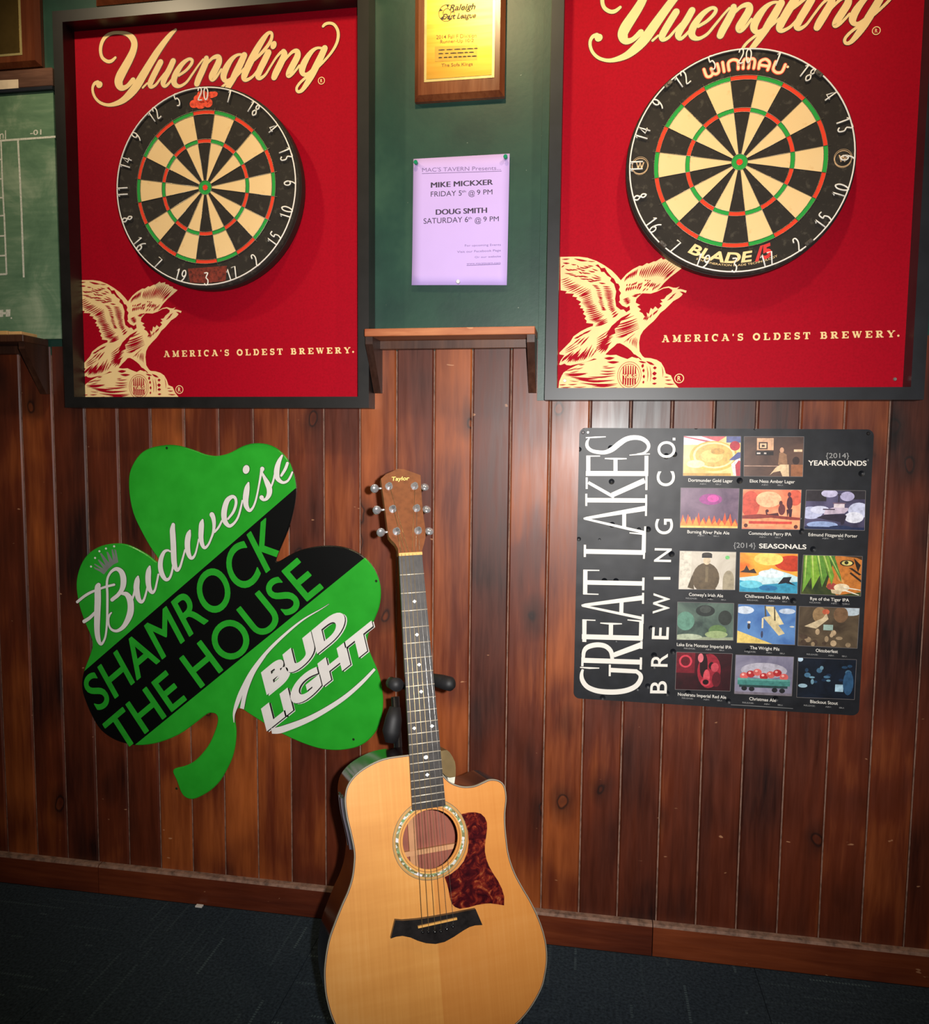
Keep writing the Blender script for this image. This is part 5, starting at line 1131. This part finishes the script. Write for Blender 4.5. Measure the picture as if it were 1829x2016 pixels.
 ('dark red picture', [(644,1316),(964,1326),(950,1540),(636,1530)], [((34,8,14), (62,12,22))], [(rc(0,0.45,0.34,1),(112,22,36)),(ell(0.17,0.76,0.12,0.17),(206,60,78)),(ell(0.17,0.76,0.085,0.125),(96,16,28)),(ell(0.60,0.52,0.21,0.46),(150,34,50)),(ell(0.50,0.66,0.07,0.32),(36,8,14)),(ell(0.64,0.66,0.05,0.1),(40,8,14)),(ell(0.70,0.62,0.07,0.12),(196,70,84)),(ell(0.44,0.86,0.05,0.12),(214,110,120)),(ell(0.56,0.36,0.06,0.2),(206,76,88)),(ell(0.55,0.22,0.09,0.11),(190,60,74)),(ell(0.55,0.22,0.055,0.07),(30,5,9)),(ell(0.74,0.3,0.08,0.2),(90,18,30))]),
 ('toy train picture', [(982,1332),(1314,1344),(1302,1568),(974,1554)], [((112,108,132), (150,146,166))], [(ell(0.5,0.62,0.4,0.2),(176,172,186))] + [(ell(0.16 + 0.115 * i, 0.47 + 0.05 * ((i * 7) % 3), 0.075, 0.09, 14), ((170,44,48) if i % 2 else (206,96,92))) for i in range(7)] + [(ell(0.14 + 0.115 * i, 0.5 + 0.05 * ((i * 7) % 3), 0.025, 0.03, 8), (240,180,170)) for i in range(7)] + [(rc(0.05,0.24,0.96,0.40),(66,128,122)),(rc(0.05,0.36,0.96,0.41),(90,156,146)),(rc(0.08,0.18,0.92,0.24),(40,66,66)),(ell(0.17,0.15,0.05,0.06),(34,34,38)),(ell(0.3,0.14,0.05,0.06),(34,34,38)),(ell(0.7,0.13,0.05,0.06),(34,34,38)),(ell(0.83,0.12,0.05,0.06),(34,34,38)),(rc(0,0,1,0.06),(120,112,124))]),
 ('dark blue night picture', [(1338,1348),(1672,1360),(1660,1588),(1330,1575)], [((6,10,18), (18,28,44))], blobs(16, [(36,66,96),(70,110,140),(24,44,70),(110,150,170)], 4, (0.12,0.35,0.95,0.9), 0.02, 0.06) + [(rc(0.66,0.18,0.8,0.36),(170,206,226)),(ell(0.88,0.4,0.09,0.3),(46,84,120)),(ell(0.1,0.3,0.08,0.05),(150,180,196)),(ell(0.04,0.96,0.05,0.06),(190,216,236))]),
]
for nm, quad, bgc, shapes in PIX:
    Q = qpx(ZP, GY, *quad)       # TL TR BR BL
    c1, c2 = bgc[0]
    mt, nt, b = nodes('picture_ground'); v = coords(nt)
    nt.links.new(ramp(nt, noise(nt, v, 16, 4, 0.6, 0.6), [(0.35, lin(c1)), (0.65, lin(c2))]), b.inputs['Base Color']); b.inputs['Roughness'].default_value = 0.4
    f = Flat(); mats = [mt]; idx = {}
    def mapq(p):
        s, t2 = min(max(p[0], 0), 1), min(max(p[1], 0), 1)
        return tuple((Q[3][i] * (1 - s) + Q[2][i] * s) * (1 - t2) + (Q[0][i] * (1 - s) + Q[1][i] * s) * t2 for i in (0, 1))
    f.poly([mapq(p) for p in rc(0, 0, 1, 1)], 0)
    for poly, col in shapes:
        if col not in idx: idx[col] = len(mats); mats.append(flat(col, 0.4, var=0.12, nscale=120))
        f.poly([mapq(p) for p in poly], idx[col])
    fr2 = Flat(); e = 0.0011
    o = f.build('picture', PG, mats, gs); o['label'] = 'small printed ' + nm
    cs = [mapq(p) for p in rc(0, 0, 1, 1)] + [mapq((0, 0))]
    for a1, a2 in zip(cs, cs[1:]): fr2.ribbon([(a1[0], a1[1], 0.0009), (a2[0], a2[1], 0.0009)], cap=False)
    fr2.build('picture_border', PG - 0.0006, flat((110, 104, 104), 0.5), o)

# ------------------------------------------------------------------ acoustic guitar on its stand
GU = Vector((0.89691795, 0.44144476, 0.02578215)); GV = Vector((0.12728261, -0.20189384, -0.97110144)); GW_ = Vector((0.42348238, -0.87427993, 0.23727045))
GO = Vector((0.24802, -0.34212, 0.95582)); VB = 0.869
gt = thing('acoustic_guitar', 'honey-topped cutaway acoustic guitar with dark red pickguard, leaning in a stand', 'guitar', tuple(GO + GV * VB))
gm = Matrix((GU, -GV, GW_)).transposed().to_4x4(); gm.translation = GO + GV * VB
gt.matrix_world = gm
def L(u, v, w=0.0): return (u, VB - v, w)
def UG(px, py, w=0.0):
    d = ray(px, py); o = GO + GW_ * w; t = (o - CAM).dot(GW_) / d.dot(GW_); P = CAM + d * t - GO
    return (P.dot(GU), P.dot(GV))
HA = math.radians(14); HN = (GW_ * math.cos(HA) - GV * math.sin(HA)).normalized(); HD = (-GV * math.cos(HA) - GW_ * math.sin(HA))
def UH(px, py, lift=0.0):              # on the tilted headstock face: (u, s up from the nut)
    o = GO + GW_ * 0.004 + HN * lift
    d = ray(px, py); t = (o - CAM).dot(HN) / d.dot(HN); P = CAM + d * t - o
    return (P.dot(GU), P.dot(HD))
def LH(u, s, l=0.0):                   # headstock coordinates -> guitar-local
    return (u, VB + s * math.cos(HA) - l * math.sin(HA) * -1 * -1 if False else VB + s * math.cos(HA) + l * math.sin(HA), 0.004 - s * math.sin(HA) + l * math.cos(HA))

def spruce():
    mt, nt, b = nodes('honey_spruce'); tc = N(nt, 'ShaderNodeTexCoord'); sx = N(nt, 'ShaderNodeSeparateXYZ'); nt.links.new(tc.outputs['Object'], sx.inputs[0])
    g = noise(nt, coords(nt, (220, 3, 1)), 1.0, 3); silk = noise(nt, coords(nt, (5, 60, 1)), 1.0, 3, 0.6); big = noise(nt, coords(nt, (4, 6, 1)), 1.0, 2)
    f = math_(nt, 'ADD', math_(nt, 'ADD', math_(nt, 'MULTIPLY', g, 0.25), math_(nt, 'MULTIPLY', silk, 0.15)), math_(nt, 'MULTIPLY', big, 0.6))
    col = ramp(nt, f, [(0.3, lin((196, 128, 56))), (0.5, lin((214, 148, 72))), (0.7, lin((228, 168, 94)))])
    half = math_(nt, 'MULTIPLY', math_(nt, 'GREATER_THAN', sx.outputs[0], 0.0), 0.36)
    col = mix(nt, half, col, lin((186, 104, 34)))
    nt.links.new(col, b.inputs['Base Color']); b.inputs['Roughness'].default_value = 0.45; b.inputs['Coat Weight'].default_value = 0.7; b.inputs['Coat Roughness'].default_value = 0.06
    return mt
def tortoise():
    mt, nt, b = nodes('tortoiseshell'); v = coords(nt)
    n1 = noise(nt, v, 55, 4, 0.6, 1.2); n2 = noise(nt, coords(nt, (60, 18, 1)), 1.0, 3)
    col = ramp(nt, n1, [(0.3, lin((22, 4, 10))), (0.48, lin((66, 12, 16))), (0.6, lin((120, 36, 22))), (0.74, lin((190, 110, 60)))])
    col = mix(nt, math_(nt, 'MULTIPLY', n2, 0.4), col, lin((60, 14, 24)))
    nt.links.new(col, b.inputs['Base Color']); b.inputs['Roughness'].default_value = 0.2; b.inputs['Coat Weight'].default_value = 0.5
    return mt
def abalone():
    mt, nt, b = nodes('abalone_ring'); v = coords(nt)
    vo = N(nt, 'ShaderNodeTexVoronoi'); vo.inputs['Scale'].default_value = 230.0; nt.links.new(v, vo.inputs['Vector'])
    sc = N(nt, 'ShaderNodeSeparateColor'); nt.links.new(vo.outputs['Color'], sc.inputs[0])
    col = ramp(nt, sc.outputs[0], [(0.0, lin((120, 110, 70))), (0.3, lin((150, 150, 110))), (0.55, lin((130, 170, 120))), (0.75, lin((225, 225, 215))), (1.0, lin((245, 240, 250)))])
    nt.links.new(col, b.inputs['Base Color']); b.inputs['Metallic'].default_value = 0.25; b.inputs['Roughness'].default_value = 0.25
    return mt
MAH = flat((26, 9, 6), 0.14, var=0.25, nscale=40, spec=0.5, coat=0.15, name='dark_mahogany_side')
MAHIN = flat((150, 84, 66), 0.6, var=0.08, nscale=20, name='mahogany_inside')
NECK = flat((122, 74, 42), 0.4, var=0.12, nscale=60, name='neck_mahogany')
HEAD = flat((118, 68, 38), 0.38, var=0.10, nscale=80, name='headstock_wood')
EBONY = flat((50, 46, 44), 0.42, var=0.2, nscale=70, name='ebony')
BIND = flat((150, 142, 122), 0.35, name='pale_binding'); BINDK = flat((50, 42, 58), 0.4, name='dark_purfling')
BONE = flat((214, 160, 84), 0.4, name='aged_bone'); PEARL = flat((236, 240, 244), 0.2, 0.2, var=0.03, name='pearl_inlay')
Lm = [(-28,361),(-75,362),(-114,375),(-138,394),(-147,418),(-146,450),(-141,479),(-137,508),(-138,527),(-143,552),(-152,574),(-163,593),(-177,620),(-189,647),(-197,681),(-199,706),(-197,737),(-187,775),(-166,812),(-131,843),(-86,861),(-42,868)]
Rm = [(28,366),(29,396),(40,414),(54,424),(71,430),(90,431),(107,427),(121,424),(137,428),(147,439),(149,461),(143,493),(142,528),(144,561),(152,592),(164,619),(180,651),(193,686),(200,719),(200,748),(194,773),(183,798),(157,827),(125,848),(86,861),(42,868)]
OUT = cat([(a / 1000, b / 1000) for a, b in Lm] + [(0, 0.869)] + [(a / 1000, b / 1000) for a, b in reversed(Rm)], 5, False)
OUT = OUT + [(0.0278, 0.361)]
HC, HR = 0.5106, 0.0508
hole = [(HR * math.cos(2 * PI * k / 48), HC + HR * math.sin(2 * PI * k / 48)) for k in range(48)]
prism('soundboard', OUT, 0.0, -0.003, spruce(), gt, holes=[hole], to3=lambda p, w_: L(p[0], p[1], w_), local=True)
def depth(v): return -(0.100 + 0.018 * (v - 0.36) / 0.51)
n = len(OUT)
for nm, r0, r1, mt in (('sides', (lambda v: -0.003), depth, MAH),):
    V = [L(p[0], p[1], r0(p[1])) for p in OUT] + [L(p[0], p[1], r1(p[1])) for p in OUT]
    mesh(nm, V, [(i, (i + 1) % n, (i + 1) % n + n, i + n) for i in range(n)], mt, gt, local=True, smooth=True)
tris = tessellate_polygon([[Vector((p[0], p[1], 0)) for p in OUT]])
V = [L(p[0], p[1], depth(p[1])) for p in OUT] + [L(p[0], p[1], depth(p[1]) - 0.003) for p in OUT]
F = [tuple(t_) for t_ in tris] + [tuple(i + n for i in t_) for t_ in tris] + [(i, (i + 1) % n, (i + 1) % n + n, i + n) for i in range(n)]
mesh('back_plate', V, F, [MAHIN, MAH], gt, local=True, fm=[0] * len(tris) + [1] * (len(tris) + n))
box('back_strip', (-0.020, VB - 0.80, -0.107), (-0.006, VB - 0.40, -0.099), flat((196, 140, 96), 0.6), gt, local=True)
bk = box('back_brace', (-0.135, VB - 0.562, -0.110), (0.135, VB - 0.553, -0.098), flat((206, 150, 104), 0.6), gt, local=True)
# binding and purfling run round the edge
ii = inset(OUT, 0.0012); i2 = inset(OUT, 0.0022)
for nm, A, B, mt, wz in (('binding', OUT, ii, BIND, 0.0004), ('purfling', ii, i2, BINDK, 0.0003)):
    V = [L(p[0], p[1], wz) for p in A] + [L(p[0], p[1], wz) for p in B] + [L(p[0], p[1], -0.004) for p in A]
    F = [(i, i + 1, i + 1 + n, i + n) for i in range(n - 1)]
    if nm == 'binding':
        A2 = inset(OUT, -0.0003)
        V += [L(p[0], p[1], wz) for p in A2] + [L(p[0], p[1], -0.005) for p in A2]
        F += [(i + 3 * n, i + 1 + 3 * n, i + 1 + 4 * n, i + 4 * n) for i in range(n - 1)] + [(i, i + 1, i + 1 + 3 * n, i + 3 * n) for i in range(n - 1)]
    mesh(nm, V, F, mt, gt, local=True)
def gring(name, r0, r1, mt, wz, parent=None):
    f = Flat(); f.ring(0, HC, r0, r1, n=64); return f.build(name, 0, mt, parent or gt, T=lambda p: L(p[0], p[1], wz), local=True, nrm=(0, 0, 1))
ro = gring('rosette', 0.0585, 0.0635, abalone(), 0.0004)
for r0, r1, c in ((0.0545, 0.0552, (96, 66, 36)), (0.0566, 0.0585, (206, 160, 92)), (0.0635, 0.0645, (150, 128, 84)), (0.0655, 0.0685, (176, 140, 84)), (0.0685, 0.0692, (86, 70, 66))):
    gring('rosette_line', r0, r1, flat(c, 0.4), 0.0003, ro)
# bridge, saddle, pins, pickguard
ZGB = zoom(740, 1560, 6.3)
def gp(pts, w_=0.0): return [UG(*ZGB(*p), w_) for p in pts]
BRG = gp([(238,1580),(330,1588),(520,1572),(700,1545),(900,1510),(1100,1470),(1235,1445),(1318,1640),(1230,1645),(1160,1665),(1080,1710),(960,1790),(850,1850),(740,1875),(620,1865),(520,1835),(430,1795),(330,1775),(250,1785),(183,1808)], 0.006)
T3 = lambda p, w_: L(p[0], p[1], w_)
brd = prism('bridge', BRG, 0.008, 0.0, flat((30, 27, 27), 0.3, var=0.2, nscale=70, name='bridge_ebony'), gt, to3=T3, local=True)
sa, sb = gp([(522, 1672), (1005, 1565)], 0.010)
dx, dy = sb[0] - sa[0], sb[1] - sa[1]; l_ = math.hypot(dx, dy); ox, oy = -dy / l_ * 0.0016, dx / l_ * 0.0016
prism('saddle', [(sa[0] + ox, sa[1] + oy), (sb[0] + ox, sb[1] + oy), (sb[0] - ox, sb[1] - oy), (sa[0] - ox, sa[1] - oy)], 0.0115, 0.007, BONE, gt, to3=T3, local=True)
PINS = gp([(583,1738),(655,1735),(733,1735),(810,1728),(883,1697),(958,1668)], 0.010)
for p in PINS:
    bm = bmesh.new(); bmesh.ops.create_uvsphere(bm, u_segments=12, v_segments=8, radius=0.0030, matrix=Matrix.Translation(L(p[0], p[1], 0.0088)))
    bm_obj('bridge_pin', bm, flat((24, 24, 26), 0.12, coat=0.8), gt, smooth=True)
PGD = gp([(1060,268),(1150,248),(1230,245),(1300,262),(1350,310),(1375,370),(1378,450),(1365,550),(1352,650),(1350,730),(1370,830),(1400,910),(1450,1000),(1510,1090),(1560,1190),(1590,1290),(1588,1400),(1500,1385),(1420,1375),(1350,1378),(1250,1395),(1150,1425),(1040,1442),(980,1420),(940,1380),(915,1300),(900,1210),(880,1130),(850,1050),(930,1010),(1020,940),(1090,850),(1135,740),(1150,620),(1140,480),(1105,360)])
prism('pickguard', PGD, 0.0011, 0.0, tortoise(), gt, to3=T3, local=True)
# neck, fretboard, frets, inlays
def hw(v): return 0.0222 + 0.0119 * v / 0.648
FE = 0.4560; FW = 0.008
prism('fretboard', [(-hw(0), 0.0), (hw(0), 0.0), (hw(FE), FE - 0.0), (-hw(FE), FE)], FW, 0.0012, EBONY, gt, to3=T3, local=True)
V = []; F = []; ns = 12
NV = [0.0, 0.03, 0.1, 0.2, 0.3, 0.362]
for v in NV:
    a_, d_ = hw(v) - 0.0003, 0.019 + 0.003 * v / 0.36
    for k in range(ns + 1):
        th = PI * k / ns; V.append(L(-a_ * math.cos(th), v, 0.0015 - d_ * math.sin(th) ** 0.8))
for i in range(len(NV) - 1):
    for k in range(ns):
        q0 = i * (ns + 1) + k; F.append((q0, q0 + 1, q0 + ns + 2, q0 + ns + 1))
    F.append((i * (ns + 1), i * (ns + 1) + ns, (i + 1) * (ns + 1) + ns, (i + 1) * (ns + 1)))
F.append(tuple(range(ns + 1))); F.append(tuple((len(NV) - 1) * (ns + 1) + k for k in range(ns + 1)))
mesh('neck', V, F, NECK, gt, local=True)
ZH = zoom(840, 1440, 10.16)
hp = [UG(*ZH(x, y), -0.055) for x, y in ((150,330),(235,315),(290,310),(340,350),(400,440),(445,540),(460,640),(460,770),(455,830),(340,850),(250,800),(150,700))]
prism('neck_heel', hp, -0.012, -0.098, flat((112, 92, 56), 0.35, var=0.1), gt, to3=T3, local=True)
hp = [UG(*ZH(x, y), -0.055) for x, y in ((455,832),(440,960),(380,960),(320,900),(300,850))]
prism('heel_cap', hp, -0.014, -0.099, flat((206, 206, 190), 0.4), gt, to3=T3, local=True)
fret = []
for k in range(1, 21):
    v = 0.648 * (1 - 2 ** (-k / 12))
    if v > FE: break
    bm = bmesh.new(); tube(bm, [L(-hw(v) - 0.0002, v, FW + 0.0003), L(hw(v) + 0.0002, v, FW + 0.0003)], 0.0010, 6)
    bm_obj('fret', bm, flat((206, 196, 178), 0.35, 0.3, var=0.03), gt, smooth=True)
def fv(k): return 0.648 * (1 - 2 ** (-k / 12))
def inlay(u, v, a, b):
    prism('inlay', [(u - a, v), (u, v - b), (u + a, v), (u, v + b)], FW + 0.00025, FW - 0.001, PEARL, gt, to3=T3, local=True)
for k in (3, 5, 7, 9, 17): inlay(0.001, (fv(k) + fv(k - 1)) / 2, 0.0042, 0.0034)
for u in (-0.0165, 0.0165): inlay(u, (fv(12) + fv(11)) / 2, 0.0042, 0.0034)
v15 = (fv(15) + fv(14)) / 2
prism('inlay', [(0.0045 * math.cos(2 * PI * k / 16) + 0.001, v15 + 0.0034 * math.sin(2 * PI * k / 16)) for k in range(16)], FW + 0.00025, FW - 0.001, PEARL, gt, to3=T3, local=True)
box('nut', (-0.0222, VB - 0.001, 0.001), (0.0222, VB + 0.0045, FW + 0.0025), BONE, gt, local=True)
# headstock
ZN = zoom(700, 900, 6.718)
hpts = [(578,1275),(560,1210),(525,1145),(470,1090),(440,1050),(425,960),(395,720),(365,500),(335,285),(400,225),(560,155),(640,160),(860,238),(868,400),(880,600),(900,800),(925,960),(925,1060),(905,1150),(884,1275)]
HOUT = [UH(*ZN(*p)) for p in hpts]
HOUT[0] = (-0.0222, 0.003); HOUT[-1] = (0.0222, 0.003)
hd = prism('headstock', HOUT, 0.0, -0.014, HEAD, gt, to3=lambda p, l: LH(p[0], p[1], l), local=True)
f = Flat(); f.add(text_quad('Taylor', *[UH(*ZN(*p)) for p in ((478, 262), (712, 252), (710, 305), (478, 315))], bold=0.02, shear=0.1))
f.build('gold_lettering', 0, flat((228, 206, 120), 0.4), hd, T=lambda p: LH(p[0], p[1], 0.0003), local=True, nrm=(0, 0, 1))
POST = [(440, 390), (490, 690), (540, 985), (778, 388), (805, 680), (825, 975)]
BUT = [(252, 415), (282, 700), (335, 995), (915, 395), (940, 690), (975, 980)]
PP = [UH(*ZN(*p)) for p in POST]; BB = [UH(*ZN(*p), -0.008) for p in BUT]
for (pu, ps_), (bu, bs) in zip(PP, BB):
    bm = bmesh.new()
    A = Vector(LH(pu, ps_, 0.0)); B = Vector(LH(pu, ps_, 0.010)); ax = (B - A).normalized()
    tube(bm, [A, A + ax * 0.0015], 0.0075, 16); tube(bm, [A, B], [0.0045, 0.0038], 12); tube(bm, [B - ax * 0.0025, B], 0.0050, 12)
    o1 = bm_obj('tuner_post', bm, M['chrome'], gt, smooth=False)
    bm = bmesh.new(); sgn = -1 if bu < pu else 1
    bt = Vector(LH(bu, bs, -0.008)); pt = Vector(LH(pu, bs, -0.008))
    tube(bm, [pt, bt], 0.0022, 8); bm_obj('tuner_shaft', bm, M['chrome'], o1, smooth=True)
    bm = bmesh.new(); bmesh.ops.create_uvsphere(bm, u_segments=14, v_segments=10, radius=1.0)
    ra = 0.35 if abs(bs) > 0.1 and sgn < 0 else -0.5 * sgn
    bmesh.ops.transform(bm, matrix=Matrix.Translation(bt) @ Matrix.Rotation(ra, 4, 'X') @ Matrix.Diagonal((0.0085, 0.0090, 0.0048, 1)), verts=bm.verts)
    bm_obj('tuner_button', bm, M['chrome'], o1, smooth=True)
# strings from bridge over saddle and nut to the posts
order = [2, 1, 0, 3, 4, 5]
for k in range(6):
    un = -0.0178 + 0.0356 * k / 5; p = PINS[k]
    s_ = k / 5; sd = (sa[0] * (1 - (0.1 + 0.8 * s_)) + sb[0] * (0.1 + 0.8 * s_), sa[1] * (1 - (0.1 + 0.8 * s_)) + sb[1] * (0.1 + 0.8 * s_))
    po = PP[order[k]]
    pts = [L(p[0], p[1], 0.0085), L(sd[0], sd[1], 0.0122), L(un, 0.0, FW + 0.0032), LH(un, 0.006, 0.006), LH(po[0], po[1], 0.007)]
    bm = bmesh.new(); tube(bm, pts, 0.00058 - 0.00006 * k, 5)
    bm_obj('string', bm, flat((190, 165, 120), 0.3, 0.8) if k < 4 else flat((225, 222, 215), 0.25, 0.9), gt, smooth=True)
# preamp panel let into the bass side
seg = [p for p in OUT[:n // 2] if 0.418 < p[1] < 0.516 and p[0] < 0]
so = inset(OUT, -0.0016); so = [so[i] for i, p in enumerate(OUT[:n // 2]) if 0.418 < p[1] < 0.516 and p[0] < 0]
def side_strip(name, w0, w1, off, mt):
    S = inset(OUT, -off); S = [S[i] for i, p in enumerate(OUT[:n // 2]) if 0.418 < p[1] < 0.516 and p[0] < 0]
    k = len(S); V = [L(p[0], p[1], w0) for p in S] + [L(p[0], p[1], w1) for p in S] + [L(p[0], p[1], w0) for p in seg] + [L(p[0], p[1], w1) for p in seg]
    F = []
    for i in range(k - 1): F += [(i, i + 1, i + 1 + k, i + k), (i, i + 1, i + 1 + 2 * k, i + 2 * k), (i + k, i + k + 1, i + 1 + 3 * k, i + 3 * k)]
    F += [(0, k, 3 * k, 2 * k), (k - 1, 2 * k - 1, 4 * k - 1, 3 * k - 1)]
    return mesh(name, V, F, mt, gt, local=True)
pa = side_strip('preamp_panel', -0.022, -0.084, 0.0018, flat((26, 25, 28), 0.35))
side_strip('preamp_slider_rail', -0.026, -0.038, 0.0045, flat((70, 66, 78), 0.35))
side_strip('preamp_slider_rail', -0.056, -0.061, 0.0045, flat((44, 42, 48), 0.35))

# ------------------------------------------------------------------ guitar stand
def GWd(u, v, w_): return GO + GU * u + GV * v + GW_ * w_
foot = GWd(-0.025, 0.93, -0.145)
gs2 = thing('guitar_stand', 'black tubular guitar stand behind the leaning guitar', 'guitar stand', (foot.x, foot.y, 0.0))
pu = UG(778, 1372, -0.140)
top = GWd(pu[0], pu[1], -0.140); low = GWd(-0.025, 0.86, -0.148)
tube_obj('post', [[top, low, Vector((foot.x, foot.y, 0.075))]], 0.0085, M['blacksteel'], gs2, 12)
cl_ = [UG(x, y, -0.130) for x, y in ((778, 1392), (775, 1415), (771, 1440), (768, 1462))]
tube_obj('height_clutch', [[GWd(a[0], a[1], -0.130) for a in cl_]], [0.011, 0.017, 0.019, 0.010], M['rubber'], gs2, 12)
ya = UG(781, 1348, -0.020); yb = UG(846, 1336, -0.075); yc = UG(893, 1346, -0.020); ym = UG(800, 1352, -0.120)
tube_obj('yoke', [[GWd(ya[0], ya[1], -0.030), GWd(ya[0] + 0.002, ya[1] - 0.004, -0.085), GWd(ym[0], ym[1], -0.120), GWd(yb[0], yb[1], -0.085), GWd(yc[0] - 0.012, yc[1] - 0.002, -0.035)]], 0.0075, M['blacksteel'], gs2, 10)
tube_obj('rubber_grip', [[GWd(ya[0], ya[1], -0.075), GWd(ya[0], ya[1], -0.018)]], [0.0105, 0.0128], M['rubber'], gs2, 18)
tube_obj('rubber_grip', [[GWd(yb[0] - 0.004, yb[1] - 0.001, -0.080), GWd((yb[0] + yc[0]) / 2, (yb[1] + yc[1]) / 2 + 0.001, -0.048), GWd(yc[0] - 0.006, yc[1], -0.022), GWd(yc[0], yc[1], -0.017)]], [0.0105, 0.0135, 0.0135, 0.008], M['rubber'], gs2, 16)
for sg in (-1, 1):
    j = GWd(-0.025 + sg * 0.02, 0.872, -0.146); e = GWd(sg * 0.095, 0.8695, -0.135); f_ = GWd(sg * 0.095, 0.8695, 0.022)
    tube_obj('cradle_arm', [[j, e, f_, GWd(sg * 0.095, 0.862, 0.030)]], 0.0082, M['rubber'], gs2, 10)
hub = Vector((foot.x, foot.y, 0.085))
for a in (95, 215, 335):
    dv = Vector((math.cos(math.radians(a)), math.sin(math.radians(a)), 0)) * (0.13 if a == 95 else 0.16)
    lg = tube_obj('leg', [[hub, Vector((foot.x, foot.y, 0.0)) + dv * 0.9 + Vector((0, 0, 0.016)), Vector((foot.x, foot.y, 0.0)) + dv + Vector((0, 0, 0.012))]], 0.0075, M['blacksteel'], gs2, 8)
    tube_obj('rubber_foot', [[Vector((foot.x, foot.y, 0.0105)) + dv * 0.95, Vector((foot.x, foot.y, 0.0105)) + dv * 1.05]], 0.0102, M['rubber'], lg, 8)
# a scrap of white paper by the baseboard
d = ray(392, 1786); tt = -CAM.z / d.z; P = CAM + d * tt
o = box('paper_scrap', (P.x - 0.009, P.y - 0.004, 0.0006), (P.x + 0.009, P.y + 0.006, 0.0045), M['white'], None, 0.0005)
tag(o, 'tiny white scrap of paper on the carpet at the foot of the baseboard', 'scrap')
